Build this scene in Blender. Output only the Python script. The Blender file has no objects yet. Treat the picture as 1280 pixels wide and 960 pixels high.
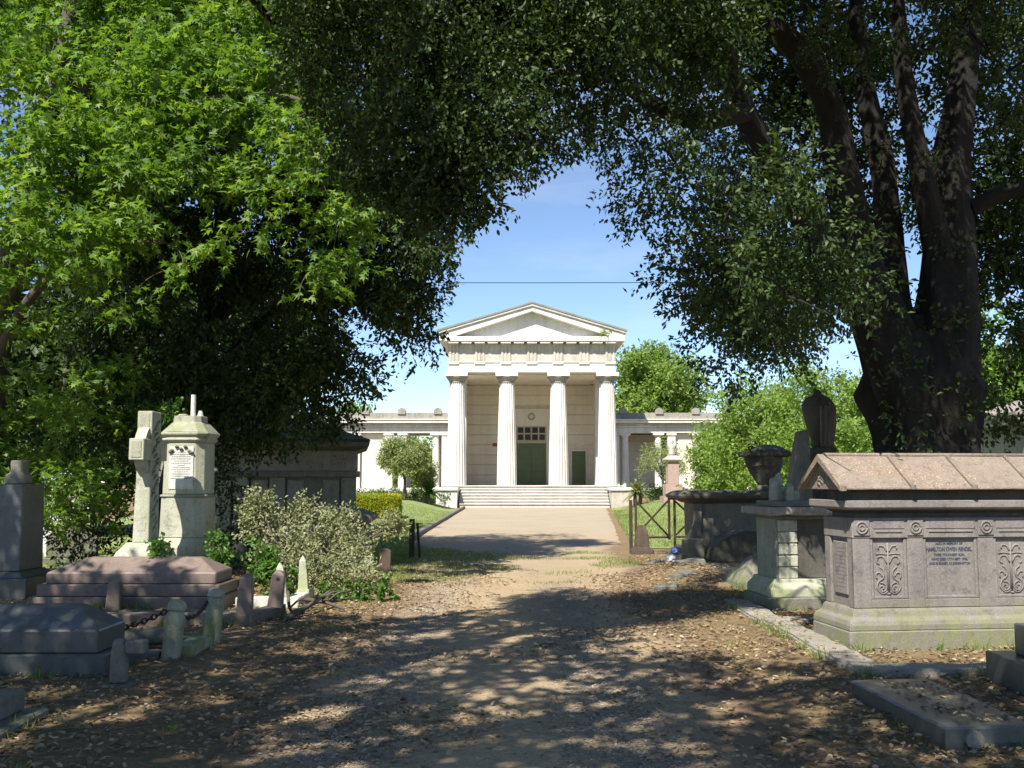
import bpy, bmesh, math, random
import numpy as np
from mathutils import Vector, Matrix, noise as mnoise

R = math.radians
rng = np.random.default_rng(7)
random.seed(7)
sc = bpy.context.scene
col = sc.collection

# ---------------------------------------------------------------- camera, sky, sun, exposure
F_PX, PITCH, EYE = 1244.0, R(5.5), 1.6
cam = bpy.data.cameras.new('camera')
cam.sensor_width = 36.0
cam.lens = 36.0 * F_PX / 1280.0
cam.clip_start, cam.clip_end = 0.1, 2000.0
cam_o = bpy.data.objects.new('camera', cam)
col.objects.link(cam_o)
cam_o.location = (0, 0, EYE)
cam_o.rotation_euler = (R(90) + PITCH, 0, 0)
sc.camera = cam_o

SUN_EL, SUN_AZ = R(50), R(25)          # sun behind the camera, to the left
TO_SUN = Vector((-math.sin(SUN_AZ) * math.cos(SUN_EL), -math.cos(SUN_AZ) * math.cos(SUN_EL), math.sin(SUN_EL)))
world = bpy.data.worlds.new('World')
sc.world = world
world.use_nodes = True
wn = world.node_tree
wbg = wn.nodes['Background']
sky = wn.nodes.new('ShaderNodeTexSky')
sky.sky_type = 'NISHITA'
sky.sun_disc = False
sky.sun_elevation = SUN_EL
sky.sun_rotation = R(180 + 25)
sky.air_density, sky.dust_density, sky.ozone_density = 1.0, 0.0, 2.2
sky.altitude = 2500
# thin cirrus over the whole sky
tc = wn.nodes.new('ShaderNodeTexCoord'); mpg = wn.nodes.new('ShaderNodeMapping')
mpg.inputs['Scale'].default_value = (1.6, 1.6, 6.0); mpg.inputs['Rotation'].default_value = (0.1, 0.15, 0.4)
cn = wn.nodes.new('ShaderNodeTexNoise'); cn.inputs['Scale'].default_value = 2.6; cn.inputs['Detail'].default_value = 7; cn.inputs['Roughness'].default_value = 0.55
cr_ = wn.nodes.new('ShaderNodeMapRange'); cr_.inputs[1].default_value, cr_.inputs[2].default_value, cr_.inputs[3].default_value, cr_.inputs[4].default_value = 0.5, 0.78, 0.0, 0.28
cmx = wn.nodes.new('ShaderNodeMix'); cmx.data_type = 'RGBA'
wn.links.new(tc.outputs['Generated'], mpg.inputs[0]); wn.links.new(mpg.outputs[0], cn.inputs['Vector']); wn.links.new(cn.outputs['Fac'], cr_.inputs[0])
wn.links.new(cr_.outputs[0], cmx.inputs[0]); wn.links.new(sky.outputs[0], cmx.inputs[6]); cmx.inputs[7].default_value = (5.2, 5.4, 5.7, 1)
wn.links.new(cmx.outputs[2], wbg.inputs[0])
wbg.inputs[1].default_value = 0.10
sun_d = bpy.data.lights.new('sun', 'SUN')
sun_d.energy = 4.8
sun_d.angle = R(0.53)
sun_d.color = (1.0, 0.95, 0.86)
sun = bpy.data.objects.new('sun', sun_d)
col.objects.link(sun)
sun.rotation_euler = TO_SUN.to_track_quat('Z', 'Y').to_euler()
sun.location = (-20, -40, 60)
sc.view_settings.view_transform = 'Standard'
sc.view_settings.look = 'None'
sc.view_settings.exposure = 0.98
sc.view_settings.gamma = 1.0
sc.cycles.max_bounces = 7
sc.cycles.diffuse_bounces = 4
sc.cycles.transmission_bounces = 5
sc.cycles.glossy_bounces = 2
sc.cycles.caustics_reflective = False
sc.cycles.caustics_refractive = False
sc.cycles.use_denoising = True

# ---------------------------------------------------------------- measuring helpers
def at(px, py, Y):
    """world point seen at photo pixel (1280x960) at distance Y"""
    xc, yc = (px - 640) / F_PX, (480 - py) / F_PX
    d = (xc, math.cos(PITCH) - yc * math.sin(PITCH), math.sin(PITCH) + yc * math.cos(PITCH))
    t = Y / d[1]
    return Vector((d[0] * t, Y, EYE + d[2] * t))

def sstep(a, b, x):
    t = min(1.0, max(0.0, (x - a) / (b - a)))
    return t * t * (3 - 2 * t)

def drive_l(y): return -1.75 - 0.95 * sstep(12, 30, y) + 0.16 * math.sin(y * 0.55)*(1-sstep(20,26,y))
def drive_r(y): return 1.75 + 0.75 * sstep(10, 22, y) + 2.9 * min(1, max(0, (y - 22) / 35)) + 0.14 * math.sin(y * 0.7 + 1)*(1-sstep(20,26,y))

def height(x, y):
    h = 0.0
    dl, dr = drive_l(y), drive_r(y)
    out = max(dl - x, x - dr, 0.0)
    if y < 200 and abs(x) < 200:
        h += 0.035 * mnoise.noise((x * 0.35, y * 0.35, 0.3)) * min(1, 0.3 + out)
        h += 0.05 * sstep(0.0, 0.8, out) * (1 - sstep(14, 22, y))
        h += 0.20 * math.exp(-((x - 2.9) / 0.75) ** 2 - ((y - 16.2) / 2.2) ** 2)
        h += 0.5 * sstep(0.4, 3.0, out) * sstep(38, 53, y)
        if out == 0:
            h -= 0.015 * (math.exp(-((x + 1.0) / 0.25) ** 2) + math.exp(-((x - 0.65) / 0.25) ** 2)) * (1 - sstep(16, 24, y))
    return h

# ---------------------------------------------------------------- materials
MATS = {}
def new_mat(name):
    m = bpy.data.materials.new(name)
    m.use_nodes = True
    nt = m.node_tree
    for n in list(nt.nodes):
        nt.nodes.remove(n)
    out = nt.nodes.new('ShaderNodeOutputMaterial')
    b = nt.nodes.new('ShaderNodeBsdfPrincipled')
    nt.links.new(b.outputs[0], out.inputs[0])
    MATS[name] = m
    return m, nt, b, out

def N(nt, t, **kw):
    n = nt.nodes.new(t)
    for k, v in kw.items():
        setattr(n, k, v)
    return n

def noise_tex(nt, vec, scale, detail=6, rough=0.6):
    n = N(nt, 'ShaderNodeTexNoise')
    n.inputs['Scale'].default_value = scale
    n.inputs['Detail'].default_value = detail
    n.inputs['Roughness'].default_value = rough
    nt.links.new(vec, n.inputs['Vector'])
    return n.outputs['Fac']

def maprange(nt, src, a, b, c=0.0, d=1.0):
    n = N(nt, 'ShaderNodeMapRange')
    nt.links.new(src, n.inputs[0])
    n.inputs[1].default_value, n.inputs[2].default_value = a, b
    n.inputs[3].default_value, n.inputs[4].default_value = c, d
    n.clamp = True
    return n.outputs[0]

def math_n(nt, op, a, b):
    n = N(nt, 'ShaderNodeMath', operation=op)
    for i, s in enumerate((a, b)):
        if isinstance(s, (int, float)):
            n.inputs[i].default_value = s
        else:
            nt.links.new(s, n.inputs[i])
    return n.outputs[0]

def mixc(nt, fac, a, b):
    n = N(nt, 'ShaderNodeMix', data_type='RGBA')
    if isinstance(fac, (int, float)):
        n.inputs[0].default_value = fac
    else:
        nt.links.new(fac, n.inputs[0])
    for i, s in ((6, a), (7, b)):
        if isinstance(s, tuple):
            n.inputs[i].default_value = (*s, 1) if len(s) == 3 else s
        else:
            nt.links.new(s, n.inputs[i])
    return n.outputs[2]

def bump(nt, b, h, strength=0.4, dist=0.02):
    n = N(nt, 'ShaderNodeBump')
    n.inputs['Strength'].default_value = strength
    n.inputs['Distance'].default_value = dist
    nt.links.new(h, n.inputs['Height'])
    nt.links.new(n.outputs[0], b.inputs['Normal'])

def stone(name, c1, c2, stain, scale=3.0, stain_amt=0.5, moss=None, moss_amt=0.0, moss_low=0.0, rough=0.85,
          speck=0.0, speck_col=(0.6, 0.58, 0.5), bump_s=0.35, streak=0.5, grime=0.45, bump_d=0.015):
    m, nt, b, out = new_mat(name)
    geo = N(nt, 'ShaderNodeNewGeometry')
    pos = geo.outputs['Position']
    n1 = noise_tex(nt, pos, scale, 8, 0.62)
    n2 = noise_tex(nt, pos, scale * 0.28, 5, 0.6)
    n3 = noise_tex(nt, pos, scale * 14, 4, 0.7)
    c = mixc(nt, maprange(nt, n1, 0.3, 0.72), c1, c2)
    # vertical run-off streaks
    mp = N(nt, 'ShaderNodeMapping')
    mp.inputs['Scale'].default_value = (scale * 2.2, scale * 2.2, scale * 0.18)
    nt.links.new(pos, mp.inputs[0])
    st = noise_tex(nt, mp.outputs[0], 1.0, 5, 0.6)
    sm = math_n(nt, 'MULTIPLY', maprange(nt, st, 0.45, 0.75), streak)
    sm = math_n(nt, 'ADD', sm, maprange(nt, n2, 0.45, 0.75, 0, stain_amt))
    c = mixc(nt, math_n(nt, 'MINIMUM', sm, stain_amt + 0.1), c, stain)
    c = mixc(nt, maprange(nt, n3, 0.35, 0.75, 0.0, 0.45), c, tuple(x * 0.5 for x in c1))
    if grime > 0:
        n4 = noise_tex(nt, pos, scale * 2.3, 9, 0.72)
        c = mixc(nt, maprange(nt, n4, 0.54, 0.66, 0, grime), c, tuple(x * 0.42 for x in stain))
        n5 = noise_tex(nt, pos, scale * 3.7, 9, 0.75)
        c = mixc(nt, maprange(nt, n5, 0.57, 0.66, 0, grime * 0.7), c, tuple(min(.75, x * 1.45 + .03) for x in c2))
        gr = N(nt, 'ShaderNodeTexVoronoi')
        gr.inputs['Scale'].default_value = 170
        nt.links.new(pos, gr.inputs['Vector'])
        sg = N(nt, 'ShaderNodeSeparateXYZ')
        nt.links.new(gr.outputs['Color'], sg.inputs[0])
        c = mixc(nt, maprange(nt, sg.outputs[0], 0.5, 1.0, 0, 0.35), c, tuple(x * 0.45 for x in c1))
        c = mixc(nt, maprange(nt, sg.outputs[1], 0.8, 1.0, 0, 0.35), c, tuple(min(.8, x * 1.6) for x in c1))
    if speck > 0:
        vo = N(nt, 'ShaderNodeTexVoronoi')
        vo.inputs['Scale'].default_value = scale * 5
        nt.links.new(pos, vo.inputs['Vector'])
        thr = math_n(nt, 'ADD', vo.outputs['Distance'], math_n(nt, 'MULTIPLY', n3, 0.35))
        spm = math_n(nt, 'MULTIPLY', maprange(nt, thr, 0.42, 0.34), speck)
        spm = math_n(nt, 'MULTIPLY', spm, maprange(nt, n2, 0.38, 0.6))
        c = mixc(nt, spm, c, speck_col)
    if moss is not None:
        sep = N(nt, 'ShaderNodeSeparateXYZ')
        nt.links.new(geo.outputs['Normal'], sep.inputs[0])
        up = maprange(nt, sep.outputs[2], 0.1, 0.9)
        sp = N(nt, 'ShaderNodeSeparateXYZ')
        nt.links.new(pos, sp.inputs[0])
        low = math_n(nt, 'MULTIPLY', maprange(nt, sp.outputs[2], 0.55, 0.25), moss_low)
        mk = math_n(nt, 'ADD', math_n(nt, 'MULTIPLY', up, moss_amt), low)
        mk = math_n(nt, 'ADD', mk, moss_amt * 0.35)
        nm = noise_tex(nt, pos, scale * 1.3, 6, 0.65)
        mk = math_n(nt, 'MULTIPLY', mk, maprange(nt, nm, 0.38, 0.62))
        c = mixc(nt, math_n(nt, 'MINIMUM', mk, 0.92), c, moss)
    nt.links.new(c, b.inputs['Base Color'])
    b.inputs['Roughness'].default_value = rough
    hh = math_n(nt, 'ADD', n1, math_n(nt, 'MULTIPLY', n3, 0.6))
    bump(nt, b, hh, bump_s, bump_d)
    return m

GREEN = (0.13, 0.17, 0.035)
M_white = stone('painted_stucco', (0.76, 0.735, 0.675), (0.69, 0.66, 0.59), (0.38, 0.335, 0.26), 1.6, 0.42, rough=0.75, bump_s=0.15, streak=0.5, grime=0.22)
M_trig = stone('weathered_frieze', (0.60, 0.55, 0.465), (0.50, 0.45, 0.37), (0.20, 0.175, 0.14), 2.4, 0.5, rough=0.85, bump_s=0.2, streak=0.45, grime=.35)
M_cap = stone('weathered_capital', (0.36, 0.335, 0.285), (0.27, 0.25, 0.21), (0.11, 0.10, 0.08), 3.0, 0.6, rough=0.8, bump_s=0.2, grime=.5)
M_cream = stone('cream_wall', (0.86, 0.78, 0.63), (0.82, 0.73, 0.58), (0.56, 0.47, 0.34), 0.9, 0.4, rough=0.75, bump_s=0.1, streak=0.45, grime=0.12)
M_step = stone('step_stone', (0.66, 0.625, 0.55), (0.58, 0.54, 0.465), (0.36, 0.325, 0.265), 2.0, 0.45, rough=0.85, grime=0.3)
M_leadroof = stone('lead_roof', (0.20, 0.22, 0.20), (0.28, 0.29, 0.26), (0.14, 0.15, 0.13), 1.0, 0.5)
M_pinkgr = stone('pink_granite', (0.235, 0.165, 0.148), (0.18, 0.128, 0.115), (0.09, 0.07, 0.06), 5.0, 0.45, GREEN, 0.10, 0.15, rough=0.6, bump_s=0.2, streak=0.4, grime=0.5)
M_greygr = stone('grey_granite', (0.105, 0.108, 0.116), (0.075, 0.078, 0.084), (0.04, 0.04, 0.042), 5.0, 0.45, GREEN, 0.05, 0.15, rough=0.36, bump_s=0.15, streak=0.4, grime=0.5)
M_chest = stone('mauve_granite', (0.262, 0.236, 0.214), (0.20, 0.178, 0.162), (0.125, 0.11, 0.098), 4.0, 0.5, (0.19, 0.215, 0.072), 0.03, 0.75, rough=0.88, bump_s=0.5, streak=0.6, grime=0.6)
M_roof = stone('lichened_lid', (0.32, 0.26, 0.21), (0.20, 0.158, 0.128), (0.29, 0.19, 0.10), 7.0, 0.55, GREEN, 0.02, 0.0, rough=0.95, speck=0.9, speck_col=(0.54, 0.50, 0.43), bump_s=1.0, streak=0.2, grime=0.8)
M_mossy = stone('mossy_limestone', (0.42, 0.41, 0.33), (0.33, 0.33, 0.25), (0.14, 0.13, 0.10), 4.0, 0.5, (0.16, 0.20, 0.06), 0.45, 0.6, rough=0.9, bump_s=0.5)
M_lime = stone('pale_limestone', (0.50, 0.49, 0.40), (0.40, 0.40, 0.31), (0.20, 0.20, 0.14), 3.0, 0.6, (0.27, 0.32, 0.10), 0.40, 0.5, rough=0.9, bump_s=0.5, grime=0.6)
M_marble = stone('white_marble', (0.72, 0.72, 0.68), (0.62, 0.62, 0.57), (0.36, 0.36, 0.29), 3.0, 0.4, (0.32, 0.36, 0.14), 0.2, 0.2, rough=0.7, bump_s=0.15)
M_dark = stone('soot_and_recess_shade', (0.085, 0.078, 0.066), (0.135, 0.125, 0.105), (0.03, 0.028, 0.024), 2.6, 0.65, GREEN, 0.15, 0.2, rough=0.95, bump_s=0.6)  # soot on the dark stones; painted shade in the gabled tomb's hollows
M_grey = stone('grey_weathered_stone', (0.25, 0.235, 0.20), (0.18, 0.168, 0.14), (0.065, 0.06, 0.05), 2.6, 0.6, (0.12, 0.145, 0.05), 0.3, 0.5, rough=0.95, bump_s=0.6)
M_kerb = stone('kerb_stone', (0.37, 0.335, 0.28), (0.29, 0.26, 0.215), (0.15, 0.13, 0.105), 3.5, 0.5, GREEN, 0.06, 0.05, rough=0.9, bump_s=0.6, grime=0.55)
M_kerbd = stone('dark_kerb_stone', (0.16, 0.15, 0.135), (0.22, 0.205, 0.18), (0.08, 0.075, 0.065), 3.5, 0.5, GREEN, 0.08, 0.1, rough=0.9, bump_s=0.5)
M_pedpink = stone('rose_granite', (0.46, 0.33, 0.29), (0.40, 0.28, 0.25), (0.24, 0.18, 0.15), 3.0, 0.3, rough=0.6, bump_s=0.1)
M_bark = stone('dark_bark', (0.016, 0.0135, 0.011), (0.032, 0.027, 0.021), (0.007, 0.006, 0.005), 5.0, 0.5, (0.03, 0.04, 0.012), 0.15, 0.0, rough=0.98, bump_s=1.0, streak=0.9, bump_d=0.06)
M_barkl = stone('light_bark', (0.10, 0.083, 0.064), (0.15, 0.125, 0.10), (0.055, 0.046, 0.036), 6.0, 0.5, rough=0.95, bump_s=0.8)
M_wood = stone('old_timber', (0.085, 0.06, 0.042), (0.13, 0.095, 0.07), (0.04, 0.03, 0.022), 6.0, 0.5, rough=0.85, bump_s=0.4, streak=0.8)

def plain(name, c, rough=0.6, metal=0.0, c2=None, scale=8):
    m, nt, b, out = new_mat(name)
    geo = N(nt, 'ShaderNodeNewGeometry')
    n = noise_tex(nt, geo.outputs['Position'], scale, 5, 0.6)
    nt.links.new(mixc(nt, maprange(nt, n, 0.3, 0.7), c, c2 or tuple(x * 0.75 for x in c)), b.inputs['Base Color'])
    b.inputs['Roughness'].default_value = rough
    b.inputs['Metallic'].default_value = metal
    return m
M_door = plain('green_paint', (0.095, 0.125, 0.05), 0.5, 0, (0.115, 0.15, 0.065), 3)
M_bar = plain('cream_paint', (0.55, 0.47, 0.33))
M_glass = plain('dark_glass', (0.05, 0.05, 0.045), 0.12)
M_iron = plain('rusty_iron', (0.045, 0.032, 0.026), 0.7, 0.3, (0.075, 0.045, 0.03))
M_red = plain('red_enamel', (0.35, 0.02, 0.03), 0.5)
M_blue = plain('blue_plastic', (0.20, 0.26, 0.62), 0.5)
M_paper = plain('white_plastic', (0.70, 0.71, 0.74), 0.6)
M_letter = plain('blue_black_lettering', (0.03, 0.045, 0.085), 0.6)
M_letterg = plain('grey_lettering', (0.20, 0.20, 0.17), 0.8)
M_cable = plain('black_cable', (0.02, 0.02, 0.022), 0.6)

def leaf_mat(name, c1, c2, c3, trans=0.35, rough=0.45, spec=0.4):
    m, nt, b, out = new_mat(name)
    a = N(nt, 'ShaderNodeAttribute', attribute_name='tint')
    ramp = N(nt, 'ShaderNodeValToRGB')
    e = ramp.color_ramp.elements
    e[0].position, e[0].color = 0.0, (*c1, 1)
    e[1].position, e[1].color = 1.0, (*c3, 1)
    k = e.new(0.6); k.color = (*c2, 1)
    nt.links.new(a.outputs['Fac'], ramp.inputs[0])
    nt.links.new(ramp.outputs[0], b.inputs['Base Color'])
    b.inputs['Roughness'].default_value = rough
    b.inputs['Specular IOR Level'].default_value = spec
    if trans > 0:
        t = N(nt, 'ShaderNodeBsdfTranslucent')
        g = N(nt, 'ShaderNodeMix', data_type='RGBA', blend_type='MULTIPLY')
        g.inputs[0].default_value = 1.0
        nt.links.new(ramp.outputs[0], g.inputs[6])
        g.inputs[7].default_value = (1.5, 1.5, 0.6, 1)
        nt.links.new(g.outputs[2], t.inputs[0])
        mx = N(nt, 'ShaderNodeMixShader')
        mx.inputs[0].default_value = trans
        nt.links.new(b.outputs[0], mx.inputs[1])
        nt.links.new(t.outputs[0], mx.inputs[2])
        nt.links.new(mx.outputs[0], out.inputs[0])
    return m
L_oak = leaf_mat('holm_oak_leaves', (0.026, 0.050, 0.013), (0.048, 0.082, 0.020), (0.11, 0.155, 0.042), 0.30, 0.5, 0.35)
L_maple = leaf_mat('maple_leaves', (0.085, 0.165, 0.025), (0.155, 0.265, 0.042), (0.29, 0.39, 0.085), 0.47, 0.5, 0.35)
L_lime = leaf_mat('fresh_green_leaves', (0.16, 0.25, 0.055), (0.235, 0.335, 0.085), (0.34, 0.43, 0.14), 0.45, 0.55, 0.3)
L_olive = leaf_mat('grey_olive_leaves', (0.19, 0.235, 0.09), (0.27, 0.31, 0.135), (0.38, 0.40, 0.21), 0.35, 0.6, 0.3)
L_bush = leaf_mat('wilted_bush_leaves', (0.20, 0.225, 0.115), (0.30, 0.315, 0.175), (0.42, 0.41, 0.27), 0.3, 0.6, 0.3)
L_ivy = leaf_mat('ivy_leaves', (0.05, 0.12, 0.018), (0.085, 0.18, 0.025), (0.15, 0.25, 0.04), 0.3, 0.45, 0.4)
L_gold = leaf_mat('golden_hedge_leaves', (0.22, 0.26, 0.015), (0.38, 0.38, 0.02), (0.50, 0.46, 0.03), 0.3, 0.55, 0.3)
L_litter = leaf_mat('dry_leaves', (0.14, 0.098, 0.06), (0.29, 0.215, 0.135), (0.47, 0.375, 0.25), 0.12, 0.75, 0.25)
L_grass = leaf_mat('grass_blades', (0.11, 0.17, 0.04), (0.19, 0.255, 0.07), (0.32, 0.345, 0.125), 0.35, 0.6, 0.25)
L_spiky = leaf_mat('strap_leaves', (0.14, 0.17, 0.06), (0.24, 0.27, 0.12), (0.38, 0.38, 0.20), 0.2, 0.5, 0.4)
L_peb = leaf_mat('pebbles', (0.17, 0.14, 0.11), (0.28, 0.235, 0.185), (0.42, 0.36, 0.29), 0.0, 0.85, 0.3)

# ---------------------------------------------------------------- mesh helpers
class MB:
    def __init__(s): s.v, s.f = [], []
    def add(s, v, f):
        o = len(s.v); s.v += [tuple(p) for p in v]; s.f += [tuple(i + o for i in q) for q in f]; return s
    def loft(s, secs):
        n = len(secs[0]); v = [p for q in secs for p in q]; f = []
        for k in range(len(secs) - 1):
            for i in range(n):
                j = (i + 1) % n
                f.append((k*n + i, k*n + j, (k+1)*n + j, (k+1)*n + i))
        f.append(tuple(range(n - 1, -1, -1))); f.append(tuple((len(secs)-1)*n + i for i in range(n)))
        return s.add(v, f)
    def box(s, x0, x1, y0, y1, z0, z1):
        return s.loft([[(x0,y0,z),(x1,y0,z),(x1,y1,z),(x0,y1,z)] for z in (z0, z1)])
    def rects(s, lst, cx=0, cy=0):
        """stack of rectangles (half x, half y, z)"""
        return s.loft([[(cx-a,cy-b,z),(cx+a,cy-b,z),(cx+a,cy+b,z),(cx-a,cy+b,z)] for a, b, z in lst])
    def octs(s, lst, cx=0, cy=0):
        """stack of chamfered squares (half, chamfer, z)"""
        secs = []
        for h, c, z in lst:
            secs.append([(cx+x, cy+y, z) for x, y in ((-h+c,-h),(h-c,-h),(h,-h+c),(h,h-c),(h-c,h),(-h+c,h),(-h,h-c),(-h,-h+c))])
        return s.loft(secs)
    def prism(s, pts, y0, y1):
        """polygon of (x,z) extruded along y"""
        return s.loft([[(x, y, z) for x, z in pts] for y in (y1, y0)])
    def prismx(s, pts, x0, x1):
        """polygon of (y,z) extruded along x"""
        return s.loft([[(x, y, z) for y, z in pts] for x in (x0, x1)])
    def lathe(s, prof, cx=0, cy=0, n=24, flute=0.0, nfl=0):
        secs = []
        for r, z in prof:
            q = []
            for i in range(n):
                a = 2 * math.pi * i / n
                rr = r * (1 - flute * abs(math.sin(a * nfl / 2))) if flute else r
                q.append((cx + rr * math.cos(a), cy + rr * math.sin(a), z))
            secs.append(q)
        return s.loft(secs)
    def tube(s, pts, rad, n=8, rough=0.0):
        pts = [Vector(p) for p in pts]; secs = []
        ref = Vector((0.31, 0.17, 0.93)) if abs((pts[-1]-pts[0]).normalized().z) < 0.9 else Vector((1, 0.2, 0))
        for i, p in enumerate(pts):
            d = (pts[min(i+1, len(pts)-1)] - pts[max(i-1, 0)]).normalized()
            u = d.cross(ref).normalized(); w = d.cross(u)
            r = rad[i] if hasattr(rad, '__len__') else rad
            q = []
            for k in range(n):
                a = 2*math.pi*k/n
                rr = r
                if rough:
                    rr *= 1 + rough * mnoise.noise((math.cos(a)*2.3 + p.x, math.sin(a)*2.3 + p.y, p.z*0.8)) + rough*0.5*math.sin(a*5+p.z) + rough*.45*mnoise.noise((math.cos(a)*10, math.sin(a)*10, p.z*1.3)) + rough*.35*mnoise.noise((math.cos(a)*19, math.sin(a)*19, p.z*2.6))
                q.append(p + (u*math.cos(a) + w*math.sin(a)) * rr)
            secs.append(q)
        return s.loft(secs)

def curve_pts(pts, n=8):
    """smooth Catmull-Rom through pts"""
    P = [Vector(p) for p in pts]; P = [2*P[0]-P[1]] + P + [2*P[-1]-P[-2]]; out = []
    for i in range(1, len(P)-2):
        for k in range(n):
            t = k/n
            out.append(0.5*((2*P[i]) + (P[i+1]-P[i-1])*t + (2*P[i-1]-5*P[i]+4*P[i+1]-P[i+2])*t*t + (3*P[i]-P[i-1]-3*P[i+1]+P[i+2])*t**3))
    out.append(P[-2]); return out

def mesh_from(mb, bevel=0.0, wear=0.0, seg=0.12, smooth=False, name='m'):
    bm = bmesh.new()
    vs = [bm.verts.new(p) for p in mb.v]
    for q in mb.f:
        try: bm.faces.new([vs[i] for i in q])
        except ValueError: pass
    bmesh.ops.recalc_face_normals(bm, faces=bm.faces)
    if wear:
        for _ in range(5):
            es = [e for e in bm.edges if e.calc_length() > seg * 1.6]
            if not es or len(bm.faces) > 5000: break
            bmesh.ops.subdivide_edges(bm, edges=es, cuts=1, use_grid_fill=True)
    if bevel:
        es = [e for e in bm.edges if len(e.link_faces) == 2 and e.calc_face_angle(0) > 0.4]
        bmesh.ops.bevel(bm, geom=es, offset=bevel, segments=2 if bevel > 0.015 else 1, affect='EDGES', clamp_overlap=True)
    if wear:
        off = random.random() * 50
        for v in bm.verts:
            p = v.co * 5 + Vector((off, off, off))
            v.co += Vector((mnoise.noise(p), mnoise.noise(p + Vector((9, 3, 1))), mnoise.noise(p + Vector((2, 7, 5))))) * wear
    me = bpy.data.meshes.new(name)
    bm.to_mesh(me); bm.free()
    if smooth:
        me.polygons.foreach_set('use_smooth', [True] * len(me.polygons))
    return me

def link(name, me, mat, parent=None, loc=None, rotz=0.0):
    o = bpy.data.objects.new(name, me)
    if mat is not None and not me.materials: me.materials.append(mat)
    col.objects.link(o)
    if parent is not None: o.parent = parent
    if loc is not None: o.location = loc
    if rotz: o.rotation_euler = (0, 0, rotz)
    return o

def obj(name, mb, mat, parent=None, bevel=0.0, wear=0.0, seg=0.12, smooth=False, loc=None, rotz=0.0):
    return link(name, mesh_from(mb, bevel, wear, seg, smooth, name), mat, parent, loc, rotz)

def tag(o, label, cat, group=None):
    o['label'] = label; o['category'] = cat
    if group: o['group'] = group
    return o

def thing(name, label, cat, loc=(0, 0, 0), rotz=0.0, group=None):
    o = bpy.data.objects.new(name, None)
    col.objects.link(o)
    o.empty_display_size = 0.2
    o.location = loc; o.rotation_euler = (0, 0, rotz)
    return tag(o, label, cat, group)

def B(*a): return MB().box(*a)
def kind(o, k): o['kind'] = k; return o

def fast_mesh(name, verts, loops, sizes, mat, tint=None, smooth=False):
    me = bpy.data.meshes.new(name)
    nv, nl, nf = len(verts), len(loops), len(sizes)
    me.vertices.add(nv); me.vertices.foreach_set('co', np.ascontiguousarray(verts, np.float32).ravel())
    me.loops.add(nl); me.loops.foreach_set('vertex_index', np.ascontiguousarray(loops, np.int32))
    me.polygons.add(nf)
    st = np.zeros(nf, np.int32); st[1:] = np.cumsum(sizes)[:-1]
    me.polygons.foreach_set('loop_start', st)
    if tint is not None:
        a = me.attributes.new('tint', 'FLOAT', 'FACE'); a.data.foreach_set('value', np.ascontiguousarray(tint, np.float32))
    me.update(calc_edges=True)
    if mat: me.materials.append(mat)
    return me

# ---------------------------------------------------------------- leaves
SHAPES = {
    # points: along-axis, sideways, lift ; faces
    'oval': ([(0,0,0),(0.3,0.5,0.14),(0.7,0.42,0.12),(1,0,-0.05),(0.7,-0.42,0.12),(0.3,-0.5,0.14)], [(0,3,2,1),(0,5,4,3)]),
    'diamond': ([(0,0,0),(0.45,0.5,0.12),(1,0,-0.04),(0.45,-0.5,0.12)], [(0,2,1),(0,3,2)]),
    'palm': ([(0,0,0),(0.10,0.62,-0.05),(0.30,0.22,0.03),(0.66,0.60,-0.08),(0.50,0.14,0.03),(1,0,-0.12),
              (0.50,-0.14,0.03),(0.66,-0.60,-0.08),(0.30,-0.22,0.03),(0.10,-0.62,-0.05)],
             [(0,2,1),(0,4,3,2),(0,5,4),(0,6,5),(0,8,7,6),(0,9,8)]),
    'blade': ([(0,0.5,0),(0,-0.5,0),(0.55,0,0.2),(1,0,0.1)], [(0,1,3)]),
}
def unit(a): return a / np.maximum(np.linalg.norm(a, axis=1, keepdims=True), 1e-9)

def leaf_mesh(name, P, A, Nn, L, W, shape, mat, tint):
    """P base points, A axis, Nn rough normal, L length, W width"""
    A = unit(A)
    S = unit(np.cross(Nn, A)); U = np.cross(A, S)
    pts, faces = SHAPES[shape]
    n, k = len(P), len(pts)
    V = np.empty((n, k, 3), np.float32)
    for i, (a, s, u) in enumerate(pts):
        V[:, i] = P + A * (a * L)[:, None] + S * (s * W)[:, None] + U * (u * W)[:, None]
    loops = np.concatenate([np.array(q, np.int32) for q in faces])
    allc = (loops[None, :] + (np.arange(n, dtype=np.int32) * k)[:, None]).ravel()
    sizes = np.tile(np.array([len(q) for q in faces], np.int32), n)
    return fast_mesh(name, V.reshape(-1, 3), allc, sizes, mat, np.repeat(tint, len(faces)))

SUNV = np.array(TO_SUN)
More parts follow.
